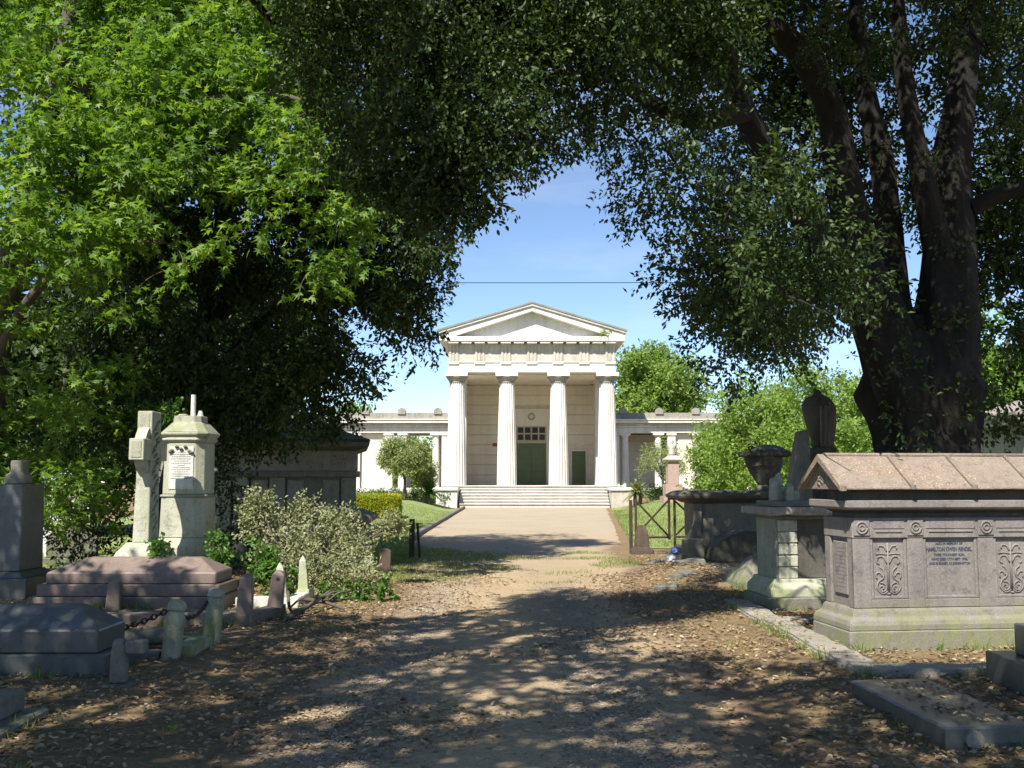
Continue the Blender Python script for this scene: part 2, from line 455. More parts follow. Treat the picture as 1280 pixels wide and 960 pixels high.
# places that the sun reaches through the gaps between the crowns (x, y, z, radius)
LIT = [(-4.7,12.9,2.3,.42),(-4.7,12.9,1.8,.4),(-4.75,13.0,1.2,.4),(-4.6,13.8,2.2,.45),(-4.7,13.8,1.5,.4),(-4.6,13.8,1.0,.35),
       (-3.3,14.4,.9,.55),(-2.6,14.4,.8,.55),(-2.1,14.6,.5,.4),(-3.0,14.0,.4,.5),(-1.6,13.4,0,.7),(-1.6,16.2,0,.7),(-.4,14.2,0,.8),(-.9,12.9,0,.5),(.3,15.5,0,.6),(0.3,13.2,0,.5),
       (2.5,11.2,0,.7),(2.4,9.9,0,.5),(3.3,9.2,1.0,.6),(4.2,9.2,1.0,.8),(5.0,9.3,1.2,.7),(4.2,9.3,1.7,.7),(3.2,9.3,1.7,.6),(3.4,12.0,.4,.35),(3.4,12.0,.9,.3),(3.2,14.0,.3,.4),(-4.6,12.3,.55,.22),(-3.7,12.3,.5,.2),(2.85,11.3,0,.3),(2.9,9.6,0,.3),(-1.3,7.06,0,.22),(-1.0,6.1,0,.24),(-1.35,6.2,0,.2),(-.22,7.4,0,.17),(-.3,6.7,0,.13),(.15,7.5,0,.15),(-3.0,7.0,0,.2),(-2.5,6.8,0,.16),(-.7,9.2,0,.16),(.6,8.6,0,.18),(1.2,9.7,0,.22),(-1.9,9.9,0,.2),(.1,10.3,0,.2),(-.9,10.6,0,.2),(3.2,5.6,0,.2),(-2.2,8.6,0,.16),(1.5,7.2,0,.14)]
def sun_gaps(C):
    keep = np.ones(len(C), bool)
    for x, y, z, r in LIT:
        w = C - np.array([x, y, z]); t = w @ SUNV
        d = np.linalg.norm(w - t[:, None] * SUNV, axis=1)
        keep &= ~((t > 0.8) & (d < r))
    return keep

def in_poly(px, py, poly):
    inside = np.zeros(len(px), bool); j = len(poly) - 1
    for i in range(len(poly)):
        xi, yi = poly[i]; xj, yj = poly[j]
        c = ((yi > py) != (yj > py)) & (px < (xj - xi) * (py - yi) / (yj - yi + 1e-12) + xi)
        inside ^= c; j = i
    return inside

def region(poly, Y0, thick, n, slope=0.0):
    """clump centres in a crown outline measured at distance Y0"""
    P = [at(x, y, Y0) for x, y in poly]; P = [(p.x, p.z) for p in P]
    xs, zs = [p[0] for p in P], [p[1] for p in P]; out = []
    got = 0
    while got < n:
        x = rng.uniform(min(xs), max(xs), n * 3); z = rng.uniform(min(zs), max(zs), n * 3)
        k = in_poly(x, z, P); q = np.stack([x[k], Y0 + rng.uniform(-thick, thick, k.sum()) + slope * (z[k] - (min(zs) + max(zs)) / 2), z[k]], 1)
        out.append(q); got += len(q)
    return np.concatenate(out)[:n]

def sprays(C, rad, per, flat=0.75, shell=0.5):
    """sprays in balls round clump centres -> spray origins and outward directions"""
    n = len(C) * per
    d = unit(rng.normal(size=(n, 3)))
    rr = np.repeat(np.broadcast_to(np.asarray(rad, float), (len(C),)), per) * rng.uniform(0, 1, n) ** shell
    off = d * rr[:, None]; off[:, 2] *= flat
    return np.repeat(C, per, 0) + off, d

def foliage(name, parent, mat, S, D, shape, L, W, per, twig=0.22, droop=0.35, up=0.9, gaps=True, spread=0.8):
    if gaps:
        k = sun_gaps(S); S, D = S[k], D[k]
    n = len(S)
    d = unit(D + rng.normal(size=(n, 3)) * 0.5 + np.array([0, 0, -droop]))
    u = np.tile(np.linspace(0.1, 1, per), n)
    Dm = np.repeat(d, per, 0); m = n * per
    P = np.repeat(S, per, 0) + Dm * (u * twig)[:, None] + rng.normal(size=(m, 3)) * twig * 0.10
    A = Dm * 0.7 + rng.normal(size=(m, 3)) * spread + np.array([0, 0, -droop * 0.8])
    Nn = rng.normal(size=(m, 3)) * 0.6 + np.array([0, 0, up])
    ll = L * rng.uniform(0.5, 1.3, m); ww = W * rng.uniform(0.75, 1.2, m)
    tint = np.clip(np.repeat(rng.uniform(0, 0.7, n), per) + rng.normal(0, 0.18, m), 0, 1)
    me = leaf_mesh(name, P, A, Nn, ll, ww, shape, mat, tint)
    return link(name, me, mat, parent)

def branches(name, parent, mat, src, targets, r0=0.03, n=5, sag=0.15):
    """thin boughs running from points on the limbs to the clumps"""
    mb = MB(); src = [Vector(p) for p in src]
    for t in sorted((Vector(t) for t in targets), key=lambda t: min((p - t).length for p in src[::3])):
        s = min(src, key=lambda p: (p - t).length)
        L = (t - s).length
        mid = s.lerp(t, 0.5) + Vector((random.uniform(-1,1), random.uniform(-1,1), random.uniform(0.2,1))) * L * sag
        pts = curve_pts([s, mid, t], 4)
        src += [pts[4], pts[6], pts[-1]]
        k = len(pts)
        mb.tube(pts, [max(0.006, r0 * (1 - 0.85 * i/(k-1)) * min(1.6, 0.4 + L/4)) for i in range(k)], n)
    o = obj(name, mb, mat, parent, smooth=True)
    o['kind'] = 'stuff'
    return o

# ================================================================ GROUND
def axis(lo, mid0, mid1, hi, step):
    a = list(np.arange(mid0, mid1 + 1e-6, step)); s = step
    x = a[-1]
    while x < hi: s *= 1.25; x += s; a.append(min(x, hi))
    x = a[0]; s = step; pre = []
    while x > lo: s *= 1.25; x -= s; pre.append(max(x, lo))
    return pre[::-1] + a

def sheet(name, xs_fn, ys, mat, lift, ns):
    """sheet whose rows run between xs_fn(y) = (left, right)"""
    V, Fq = [], []
    for y in ys:
        a, b = xs_fn(y)
        for i in range(ns + 1):
            x = a + (b - a) * i / ns
            edge = 0.0 if 0 < i < ns else -0.02
            V.append((x, y, height(x, y) + lift + edge))
    w = ns + 1
    for j in range(len(ys) - 1):
        for i in range(ns):
            Fq.append((j*w+i, j*w+i+1, (j+1)*w+i+1, (j+1)*w+i))
    me = fast_mesh(name, np.array(V), np.array(Fq).ravel(), np.full(len(Fq), 4, np.int32), mat)
    ed = []
    for y in ys:
        a, b_ = xs_fn(y)
        for i in range(ns + 1): ed.append(min(1.0, min(i, ns - i) / ns * (b_ - a) / 0.8 + (0.0 if y < 24 else min(1, (y - 24) / 4))))
    at_ = me.attributes.new('edge', 'FLOAT', 'POINT'); at_.data.foreach_set('value', np.array(ed, np.float32))
    return link(name, me, mat)

def ground_mat(name, cols, sc1, fine, bump_s, grass=None):
    m, nt, b, out = new_mat(name)
    pos = N(nt, 'ShaderNodeNewGeometry').outputs['Position']
    n1 = noise_tex(nt, pos, sc1, 8, 0.6); n2 = noise_tex(nt, pos, fine, 6, 0.7); n3 = noise_tex(nt, pos, sc1 * 0.22, 4, 0.5)
    c = mixc(nt, maprange(nt, n1, 0.32, 0.68), cols[0], cols[1])
    c = mixc(nt, maprange(nt, n2, 0.42, 0.68), c, cols[2])
    c = mixc(nt, maprange(nt, n3, 0.42, 0.66, 0, 0.6), c, cols[3])
    if grass:
        c = mixc(nt, maprange(nt, noise_tex(nt, pos, 1.1, 5, 0.6), 0.5, 0.62, 0, 0.75), c, grass)
    nt.links.new(c, b.inputs['Base Color']); b.inputs['Roughness'].default_value = 0.95
    b.inputs['Specular IOR Level'].default_value = 0.2
    bump(nt, b, math_n(nt, 'ADD', n2, n1), bump_s, 0.03)
    return m, nt, b, c, pos
M_soil, *_ = ground_mat('leafy_soil', ((0.21, 0.14, 0.075), (0.32, 0.225, 0.125), (0.12, 0.08, 0.045), (0.18, 0.145, 0.07)), 2.2, 26, 0.9)
M_lawn, *_ = ground_mat('mown_lawn', ((0.16, 0.215, 0.065), (0.235, 0.285, 0.10), (0.33, 0.32, 0.15), (0.19, 0.26, 0.08)), 1.2, 30, 0.8)
m, nt, b, c, pos = ground_mat('tan_gravel', ((0.40, 0.295, 0.175), (0.48, 0.375, 0.24), (0.27, 0.195, 0.115), (0.36, 0.275, 0.18)), 1.6, 34, 0.8)
M_drive = m
sx = N(nt, 'ShaderNodeSeparateXYZ'); nt.links.new(pos, sx.inputs[0])
wob = math_n(nt, 'MULTIPLY', math_n(nt, 'SUBTRACT', noise_tex(nt, pos, 0.55, 5, 0.65), 0.5), 1.5)
xw = math_n(nt, 'ADD', sx.outputs[0], wob)
def track(c0, w):
    d = math_n(nt, 'ABSOLUTE', math_n(nt, 'ADD', xw, -c0), 0)
    return maprange(nt, d, w, w * 0.25)
tr = math_n(nt, 'MAXIMUM', track(-1.0, 0.48), track(0.68, 0.48))
tr = math_n(nt, 'MULTIPLY', tr, maprange(nt, sx.outputs[1], 22, 14))
tr = math_n(nt, 'MULTIPLY', tr, maprange(nt, noise_tex(nt, pos, 2.6, 6, 0.7), 0.42, 0.66, 0.0, 0.75))
vo = N(nt, 'ShaderNodeTexVoronoi'); vo.inputs['Scale'].default_value = 38; nt.links.new(pos, vo.inputs['Vector'])
peb = mixc(nt, vo.outputs['Distance'], (0.33, 0.28, 0.22), (0.15, 0.125, 0.095))
c = mixc(nt, tr, c, peb)
far = mixc(nt, noise_tex(nt, pos, 20, 6, .75), (0.28, 0.225, 0.155), (0.47, 0.395, 0.295))
far = mixc(nt, maprange(nt, noise_tex(nt, pos, 0.5, 6, .7), .45, .7, 0, .55), far, (0.29, 0.235, 0.155))
c = mixc(nt, maprange(nt, math_n(nt, 'ADD', sx.outputs[1], math_n(nt, 'MULTIPLY', wob, 8.0)), 15, 34), c, far)
ea = N(nt, 'ShaderNodeAttribute', attribute_name='edge')
em = math_n(nt, 'ADD', ea.outputs['Fac'], math_n(nt, 'MULTIPLY', math_n(nt, 'SUBTRACT', noise_tex(nt, pos, 3.0, 7, 0.7), 0.5), 1.3))
nt.links.new(mixc(nt, maprange(nt, em, 0.75, 0.25), c, mixc(nt, noise_tex(nt, pos, 9, 6, .7), (0.15, 0.10, 0.06), (0.27, 0.19, 0.115))), b.inputs['Base Color'])

gx = axis(-420, -9.0, 9.0, 420, 0.15); gy = axis(-120, 4.0, 27.0, 620, 0.15)
V = np.array([(x, y, height(x, y)) for y in gy for x in gx]); w = len(gx)
idx = np.arange(len(V)).reshape(len(gy), w)
Q = np.stack([idx[:-1, :-1], idx[:-1, 1:], idx[1:, 1:], idx[1:, :-1]], -1).reshape(-1, 4)
# ground sinks a little below the drive and lawns that lie on it
for i, (x, y, z) in enumerate(V):
    if -30 < y < 57.5 and drive_l(y) + 0.12 < x < drive_r(y) - 0.12: V[i, 2] -= 0.05
kind(link('ground', fast_mesh('ground', V, Q.ravel(), np.full(len(Q), 4, np.int32), M_soil), M_soil), 'structure')
dy = list(np.arange(-30, 4, 1.5)) + list(np.arange(4, 26, 0.15)) + list(np.arange(26, 57.4, 0.5))
def jag(y, s): return 0.13 * mnoise.noise((y * 1.7, s, 0)) + 0.06 * mnoise.noise((y * 5.1, s, 3))
drive = kind(sheet('drive', lambda y: (drive_l(y) + jag(y, 1), drive_r(y) + jag(y, 8)), dy, M_drive, 0.012, 40), 'structure')
ly = list(np.arange(18.0, 30, 0.25)) + list(np.arange(30, 56.5, 0.5))
kind(sheet('lawn', lambda y: (-16 + 9.5*(1-sstep(17,21,y)), drive_l(y) - (0.02 if y > 25 else -0.1 + 0.4*(1-sstep(18,19.5,y))) + jag(y, 4)), ly, M_lawn, 0.010, 60), 'structure')
ly = list(np.arange(23.5, 56.5, 0.5))
kind(sheet('lawn', lambda y: (drive_r(y) + 0.15 + jag(y, 5), 26), ly, M_lawn, 0.010, 80), 'structure')
# drive edging along the lawn
edge = thing('drive_kerb', 'dark stone kerb edging the lawn on the left of the drive', 'kerb', (0, 0, 0))
y = 26.5
while y < 56:
    x0, x1 = drive_l(y), drive_l(y + 1.46)
    mb = MB().loft([[(x0-.09,y,z),(x0+.07,y,z),(x1+.07,y+1.46,z),(x1-.09,y+1.46,z)] for z in (-.05, .13 + random.uniform(-.01,.01))])
    obj('kerb_block', mb, M_kerbd, edge, bevel=0.015, wear=0.01)
    y += 1.5

# ================================================================ CHAPEL
YC, XC = 60.0, 1.2            # column plane, centre
FLOOR = 1.26
def zz(py, Y): return at(640, py, Y).z
z_col, z_arch, z_frz, z_gei, z_apex = zz(466.5, YC), zz(454.6, YC), zz(430.5, YC), zz(423.4, YC), zz(382, YC)
ch = thing('chapel', 'white classical chapel with four fluted columns, pediment and broad steps', 'chapel', (XC, YC, 0))
# local coordinates: x from the centre, y from the column plane
hw = 5.03
obj('podium', B(-5.35, 5.35, -0.69, 24, -0.2, FLOOR - 0.06), M_step, ch)
obj('portico_floor', B(-5.36, 5.36, -0.76, 7.0, FLOOR - 0.059, FLOOR - 0.001), M_step, ch, bevel=0.012)
for k in range(7):
    zt = FLOOR - k * 0.171
    if k == 0: continue
    st_ = obj('step', B(-4.25, 4.4, -0.70 - 0.31*k, -0.70 - 0.31*(k-1) - 0.001, -0.05, zt - .055), M_step, ch)
    obj('tread', B(-4.26, 4.41, -0.76 - 0.31*k, -0.70 - 0.31*(k-1) - 0.001, zt - .054, zt), M_step, st_, bevel=0.012, wear=0.006, seg=0.8)
for s in (-1, 1):
    x0, x1 = (-5.6, -4.27) if s < 0 else (4.42, 5.95)
    bl = obj('step_pier', B(x0 + .06, x1 - .06, -2.9, -0.752, -0.1, 0.98), M_white if s < 0 else M_trig, ch, bevel=0.02)
    obj('coping', B(x0, x1, -3.0, -0.755, 0.981, 1.16), M_white, bl, bevel=0.02)
# columns
colx = [-4.53, -1.51, 1.60, 4.54]
Hc = z_col - FLOOR
prof = []
for i in range(9):
    t = i / 8; prof.append((0.60 - 0.155 * t ** 1.35, FLOOR + t * (Hc - 0.62)))
shaft = mesh_from(MB().lathe(prof, n=100, flute=0.10, nfl=20), name='shaft')
capm = mesh_from(MB().lathe([(0.455, z_col-.62), (0.47, z_col-.56), (0.46, z_col-.53), (0.49, z_col-.50), (0.56, z_col-.40), (0.64, z_col-.30), (0.655, z_col-.235)], n=40), smooth=False, name='capital')
abam = mesh_from(B(-.68, .68, -.66, .66, z_col - .235, z_col), bevel=0.012, name='abacus')
for i, x in enumerate(colx):
    link('column_shaft', shaft, M_white, ch, (x, 0, 0))
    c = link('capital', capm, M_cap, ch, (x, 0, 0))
    a = link('abacus', abam, M_white, c)
# side antae between the front columns and the back wall
for s in (-1, 1):
    obj('anta', B(s*4.53-.42, s*4.53+.42, 3.3, 4.25, FLOOR, z_col - .28), M_white, ch, bevel=0.01)
    obj('anta_capital', B(s*4.53-.5, s*4.53+.5, 3.22, 4.33, z_col - .28, z_col), M_white, ch, bevel=0.02)
    obj('side_wall', B(s*4.9-.28, s*4.9+.28, 4.26, 24, FLOOR, z_col), M_cream, ch)
# entablature on three sides
obj('architrave', B(-hw, hw, -.52, .52, z_col, z_arch), M_white, ch, bevel=0.01)
for s in (-1, 1):
    obj('architrave', B(s*hw - (.9 if s > 0 else 0), s*hw + (.9 if s < 0 else 0), .523, 24, z_col, z_arch), M_white, ch)
obj('taenia', B(-hw-.05, hw+.05, -.57, .3, z_arch, z_arch + .07), M_white, ch, bevel=0.008)
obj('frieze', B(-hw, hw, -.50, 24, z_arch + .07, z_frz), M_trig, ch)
tz0, tz1 = z_arch + .07, z_frz - .05
def triglyph_mesh():
    mb = MB()
    for k in (-1, 0, 1):
        c0 = k * .21
        mb.prismx([(0,0),(0,0)], 0, 0) if False else None
        mb.loft([[(c0-.085, .07, z),(c0-.05, 0, z),(c0+.05, 0, z),(c0+.085, .07, z)] for z in (tz0 + .02, tz1 - .1)])
    mb.box(-.315, .315, -.005, .07, tz1 - .1, tz1)
    mb.box(-.315, .315, .045, .08, tz0 + .02, tz1 - .1)
    return mesh_from(mb, name='triglyph')
tm = triglyph_mesh()
rg = mesh_from(B(-.315, .315, -.075, .0, z_arch - .10, z_arch + .0), bevel=0.006, name='regula')
for i in range(7):
    x = -hw + .32 + i * (2*hw - .64) / 6
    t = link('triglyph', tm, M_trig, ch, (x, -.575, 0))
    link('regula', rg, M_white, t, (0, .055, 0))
# mutules, horizontal cornice
for i in range(13):
    x = -hw + .32 + i * (2*hw - .64) / 12
    obj('mutule', B(x-.30, x+.30, -.98, -.505, z_frz - .05, z_frz + .06), M_white, ch)
obj('cornice', B(-hw-.52, hw+.52, -1.04, 24, z_frz + .06, z_gei), M_white, ch, bevel=0.015)
ap = z_apex
ped = [(-hw-.2, z_gei), (hw+.2, z_gei), (0, ap - .42)]
obj('tympanum', MB().prism(ped, -.44, 0.4), M_white, ch)
for s in (-1, 1):
    e = hw + .56
    obj('raking_cornice', MB().prism([(s*e, z_gei+.002), (s*(e-.9), z_gei+.002), (0, ap-.50), (0, ap-.20), (s*(e-.0), z_gei+.16)], -1.0, -.2), M_white, ch)
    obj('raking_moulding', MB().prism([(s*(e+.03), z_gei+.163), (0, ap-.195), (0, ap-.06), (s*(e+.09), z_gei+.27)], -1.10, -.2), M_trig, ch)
    obj('roof_slope', MB().prism([(s*(e+.1), z_gei+.275), (0, ap-.055), (0, ap+.05), (s*(e+.14), z_gei+.38)], -1.14, 24.4), M_leadroof, ch)
obj('gable_core', MB().prism([(-hw-.1, z_gei+.003), (hw+.1, z_gei+.003), (0, ap-.3)], 0.41, 24), M_trig, ch)
obj('portico_ceiling', B(-4.1, 4.1, .53, 7.0, z_col - .05, z_col + .02), M_cream, ch)
# back wall of coursed blocks round the doors
yb = 7.0
YB = YC + yb
dxl, dxr = at(645.8, 600, YB).x - XC, at(683, 600, YB).x - XC
sxl, sxr = at(715.2, 600, YB).x - XC, at(732.2, 600, YB).x - XC
zd, zf0, zf1 = zz(553.7, YB), zz(552, YB), zz(533, YB)
zs = zz(564, YB)
obj('rear_wall', B(-4.65, 4.65, yb + .06, 24.0, FLOOR, z_col - .06), M_cream, ch)
ncourse = 10; hcr = (z_col - .06 - FLOOR) / ncourse
zsur = zz(511.5, YB)
for k in range(ncourse):
    z0, z1 = FLOOR + k*hcr + .012, FLOOR + (k+1)*hcr - .012
    segs = [(-4.6, dxl - .2), (dxr + .2, sxl - .14), (sxr + .14, 4.6)] if z0 < zs + .1 else ([(-4.6, dxl - .2), (dxr + .2, 4.6)] if z0 < zsur - .1 else [(-4.6, 4.6)])
    for a, q in segs:
        obj('stone_course', B(a, q, yb, yb + .058, z0, z1), M_cream, ch, bevel=0.012)
for a, q in ((dxl - .19, dxl), (dxr, dxr + .19)):
    obj('door_jamb', B(a, q, yb - .10, yb + .058, FLOOR, zsur), M_cream, ch, bevel=0.01)
obj('door_lintel', B(dxl + .001, dxr - .001, yb - .09, yb + .058, zf1, zsur - .001), M_cream, ch, bevel=0.01)
obj('door_cornice', B(dxl - .28, dxr + .28, yb - .18, yb - .101, zsur - .12, zsur + .03), M_cream, ch, bevel=0.01)
for s in (0, 1):
    a = dxl + .03 + s * (dxr - dxl - .06) / 2
    q = a + (dxr - dxl - .06) / 2 - .01
    d = obj('door_leaf', B(a, q, yb - .02, yb + .04, FLOOR + .02, zd - .03), M_door, ch, bevel=0.006)
    for zz0, zz1 in ((.12, .95), (1.05, 1.75), (1.85, 2.5)):
        obj('door_panel', B(a + .14, q - .14, yb - .035, yb - .021, FLOOR + zz0, FLOOR + zz1), M_door, d, bevel=0.01)
    fl = obj('fanlight', B(a, q, yb + .02, yb + .05, zf0 + .06, zf1 - .02), M_bar, ch)
    for c in range(2):
        for r in range(2):
            w2, h2 = (q - a) / 2, (zf1 - zf0 - .08) / 2
            obj('pane', B(a + c*w2 + .05, a + (c+1)*w2 - .05, yb + .008, yb + .019, zf0 + .06 + r*h2 + .05, zf0 + .06 + (r+1)*h2 - .05), M_glass, fl)
obj('transom', B(dxl, dxr, yb - .05, yb + .04, zd - .02, zd + .1), M_bar, ch, bevel=0.006)
mid = obj('mullion', B((dxl+dxr)/2 - .035, (dxl+dxr)/2 + .035, yb - .04, yb + .007, zd + .1, zf1), M_bar, ch)
me_ = at(662.5, 521, YB)
ro = MB(); rp = [(.20*math.cos(a*.3142), yb - .13, .20*math.sin(a*.3142)) for a in range(21)]
ro.tube([(p[0] + (dxl+dxr)/2, p[1], p[2] + me_.z) for p in rp], .05, 6)
ro.lathe([(.02, 0), (.02, .001)], 0, 0, 4) if False else None
obj('wreath', ro, M_trig, ch, smooth=True)
sd = obj('side_door', B(sxl, sxr, yb - .01, yb + .05, FLOOR + .02, zs), M_door, ch, bevel=0.006)
for a, q in ((sxl - .13, sxl - .001), (sxr + .001, sxr + .13)):
    obj('side_door_jamb', B(a, q, yb - .05, yb + .05, FLOOR, zs + .14), M_cream, ch, bevel=0.01)
obj('side_door_lintel', B(sxl, sxr, yb - .05, yb + .05, zs + .001, zs + .139), M_cream, ch, bevel=0.01)
pl = at(618.5, 556, YB)
tag(obj('wall_plaque', B(pl.x-.15, pl.x+.15, YB-.03, YB-.002, pl.z-.11, pl.z+.11), M_red, bevel=0.005), 'small red plaque on the cream wall left of the green doors', 'plaque')

# wings
def wing(s, label):
    w = thing('colonnade_wing', label, 'colonnade', (XC + s * 5.2, YC + 4.8, 0))
    # local x runs outward * s, y back
    Yw = YC + 4.8
    zb, za, zt, zp = 1.08, zz(541.5, Yw), zz(524.5, Yw), zz(516.5, Yw)
    L = 13.0
    def bx(name, a, q, y0, y1, z0, z1, mat, bev=0.012, par=w):
        x0, x1 = sorted((s*a, s*q))
        return obj(name, B(x0, x1, y0, y1, z0, z1), mat, par, bevel=bev)
    bx('plinth', 0, L, -.55, 3.6, -.1, zb, M_white)
    bx('architrave', 0, L, -.30, .30, za, za + .32, M_white)
    bx('frieze', 0, L, -.26, .28, za + .321, za + .62, M_white)
    bx('band', 0, L, -.36, .28, za + .40, za + .47, M_white)
    bx('cornice', -.1, L + .3, -.72, .5, za + .63, zt - .08, M_white)
    bx('cornice_fillet', -.1, L + .34, -.78, .5, zt - .079, zt, M_white)
    bx('parapet', 0, L, -.42, .2, zt + .001, zp, M_cap)
    bx('roof', 0, L, .21, 3.6, zt - .3, zt - .1, M_leadroof)
    for k in range(5):
        c = .8 + k * 2.35
        pr = [(-.26, zp - .1), (.26, zp - .1), (.26, zp + .12), (.18, zp + .26), (0, zp + .33), (-.18, zp + .26), (-.26, zp + .12)]
        obj('antefix', MB().prism(pr, -.52, -.10), M_cap, w, bevel=0.02, loc=(s*c, 0, 0))
    cp = MB().lathe([(.25 - .04*(i/6)**1.3, zb + i/6*(za - zb - .28)) for i in range(7)] + [(.22, za-.24), (.31, za-.14)], n=36)
    cm = mesh_from(cp, smooth=False, name='wing_column')
    am = mesh_from(B(-.36, .36, -.32, .32, za - .14, za), bevel=0.01, name='abacus')
    for c in ((.95, 3.1) if s > 0 else (.95,)):
        k = link('wing_column', cm, M_white, w, (s*c, 0, 0)); link('abacus', am, M_white, k)
    pil = [3.95, 5.6, 6.3] if s > 0 else [3.1, 4.0, 6.1, 7.6]
    for c in [.30] + pil + [9.0, 10.4, 12.2]:
        bx('pilaster', c - .26, c + .26, -.22, .30, zb, za - .16, M_white)
        bx('pilaster_capital', c - .33, c + .33, -.28, .30, za - .159, za - .001, M_white)
    # back walls: closed bays
    bays = [(.6, 3.69), (4.22, 5.33), (6.6, 8.7)] if s > 0 else [(4.30, 5.8), (6.4, 7.3), (7.9, 8.7)]
    for a, q in bays + [(9.3, 10.1), (10.7, 11.9)]:
        z = zb; r = 0
        while z < za - .05:
            z1 = min(z + .62, za - .02)
            bx('wall_course', a, q, (2.2 if s > 0 and a < 1 else .02), (2.4 if s > 0 and a < 1 else .25), z + .006, z1 - .006, M_cream, 0.008); z = z1
    bx('rear_beam', 0, L, 3.1, 3.6, za - .02, za + .6, M_white)
    for c in (.9, 3.1, 5.4, 8.0):
        bx('rear_pillar', c - .2, c + .2, 3.15, 3.55, zb, za - .021, M_white)
    return w
wing(-1, 'pale colonnade wing with open bay to the left of the portico')
wing(1, 'pale colonnade wing with walled bays to the right of the portico')

# ================================================================ MONUMENTS, RIGHT OF THE DRIVE
# --- gabled chest tomb (local: x along the long face, y back, origin at the near left plinth corner)
ct = thing('chest_tomb', 'mauve granite chest tomb with lichened gabled lid and dark blue inscription', 'tomb', (3.05, 9.15, 0), R(7))
TL, TD = 2.12, 0.80
obj('foundation', B(-.05, TL+.05, -.05, TD+.05, -.12, .045), M_kerb, ct, bevel=0.01, wear=0.006)
obj('plinth', B(0, TL, 0, TD, .046, .235), M_chest, ct, bevel=0.012, wear=0.004)
cx, cy = TL/2, TD/2
hx, hy = TL/2, TD/2
obj('base_moulding', MB().rects([(hx-.005, hy-.005, .236), (hx-.005, hy-.005, .285), (hx-.02, hy-.02, .325), (hx-.06, hy-.06, .35), (hx-.075, hy-.075, .40), (hx-.09, hy-.09, .425)], cx, cy), M_chest, ct, bevel=0.006)
bx0, bx1, by0, by1 = .10, TL-.10, .10, TD-.10
obj('body', B(bx0+.03, bx1-.03, by0+.03, by1-.03, .426, 1.06), M_chest, ct)
# front and end panels: pilasters, rails, sunk panels
def panel(a, q, z0=.50, z1=1.035):
    f = obj('panel_frame', B(a, q, by0+.012, by0+.0295, z0, z1), M_chest, ct, bevel=0.004)
    return f
fr = [(bx0, bx0+.17), (bx0+.53, bx0+.69), (bx1-.69, bx1-.53), (bx1-.17, bx1)]
for a, q in fr:
    obj('pilaster', B(a, q, by0, by0+.0296, .427, 1.06), M_chest, ct, bevel=0.005)
spans = [(fr[0][1], fr[1][0]), (fr[1][1], fr[2][0]), (fr[2][1], fr[3][0])]
for a, q in spans:
    obj('bottom_rail', B(a+.001, q-.001, by0+.001, by0+.0294, .428, .505), M_chest, ct, bevel=0.005)
    for e0, e1 in ((a+.001, a+.03), (q-.03, q-.001)):
        obj('panel_bead', B(e0, e1, by0+.008, by0+.0292, .506, 1.058), M_chest, ct, bevel=0.006)
    obj('panel_bead', B(a+.031, q-.031, by0+.008, by0+.0292, .506, .535), M_chest, ct, bevel=0.006)
# carved scroll ornament on the outer panels
def scroll():
    mb = MB(); r = .0085
    mb.tube([(0, 0, .56), (0, 0, 1.02)], [.012, .009], 6)
    for s in (-1, 1):
        sp = [(s*(.062 + .05*(1-i/22)*math.cos(i*.5 + 1.2)), 0, .605 + .05*(1-i/22)*math.sin(i*.5 + 1.2)) for i in range(20)]
        mb.tube(sp, r, 5)
        mb.tube(curve_pts([(s*.012, 0, .575), (s*.06, 0, .552), (s*.112, 0, .60), (s*.10, 0, .66), (s*.05, 0, .70), (s*.045, 0, .76), (s*.085, 0, .80)], 4), r, 5)
        mb.tube(curve_pts([(s*.115, 0, .69), (s*.12, 0, .735), (s*.085, 0, .745), (s*.06, 0, .71)], 4), r, 5)
        mb.tube(curve_pts([(s*.01, 0, .83), (s*.05, 0, .89), (s*.10, 0, .885), (s*.11, 0, .84), (s*.085, 0, .825)], 4), r, 5)
        mb.tube(curve_pts([(s*.005, 0, .91), (s*.06, 0, .92), (s*.12, 0, .915)], 4), [r*.8]*9, 5)
        mb.tube(curve_pts([(s*.01, 0, .94), (s*.04, 0, .985), (s*.085, 0, .99), (s*.09, 0, .96)], 4), r, 5)
    mb.lathe([(.018, .545), (.022, .555), (.004, .57)], 0, 0, 8)
    return mesh_from(mb, smooth=True, name='scroll_carving')
scm = scroll()
for a, q in (spans[0], spans[2]):
    link('scroll_carving', scm, M_chest, ct, ((a+q)/2, by0+.0275, 0))
# lettering of the middle panel
def text_mesh(s, size, squeeze=1.0):
    cu = bpy.data.curves.new('t', 'FONT'); cu.body = s; cu.size = size; cu.align_x = 'CENTER'; cu.extrude = 0.0008
    cu.offset = size * 0.03
    o = bpy.data.objects.new('t', cu); col.objects.link(o)
    bpy.context.view_layer.update()
    me = bpy.data.meshes.new_from_object(o.evaluated_get(bpy.context.evaluated_depsgraph_get()))
    bpy.data.objects.remove(o)
    for v in me.vertices:
        x, y, z = v.co; v.co = (x * squeeze, -z, y)
    me.materials.clear()
    return me
mx = sum(spans[1]) / 2
for s, sz, z, sq in (('ALSO IN MEMORY OF', .031, .997, .9), ('HAMILTON OWEN RENDEL,', .052, .937, .70), ('THEIR YOUNGEST SON,', .032, .893, .9),
                 ('WHO DIED 17TH SEPT 1902,', .032, .853, .9), ('AND IS BURIED AT KENSINGTON', .032, .813, .85)):
    link('lettering', text_mesh(s, sz, sq), M_letter, ct, (mx, by0+.0283, z))
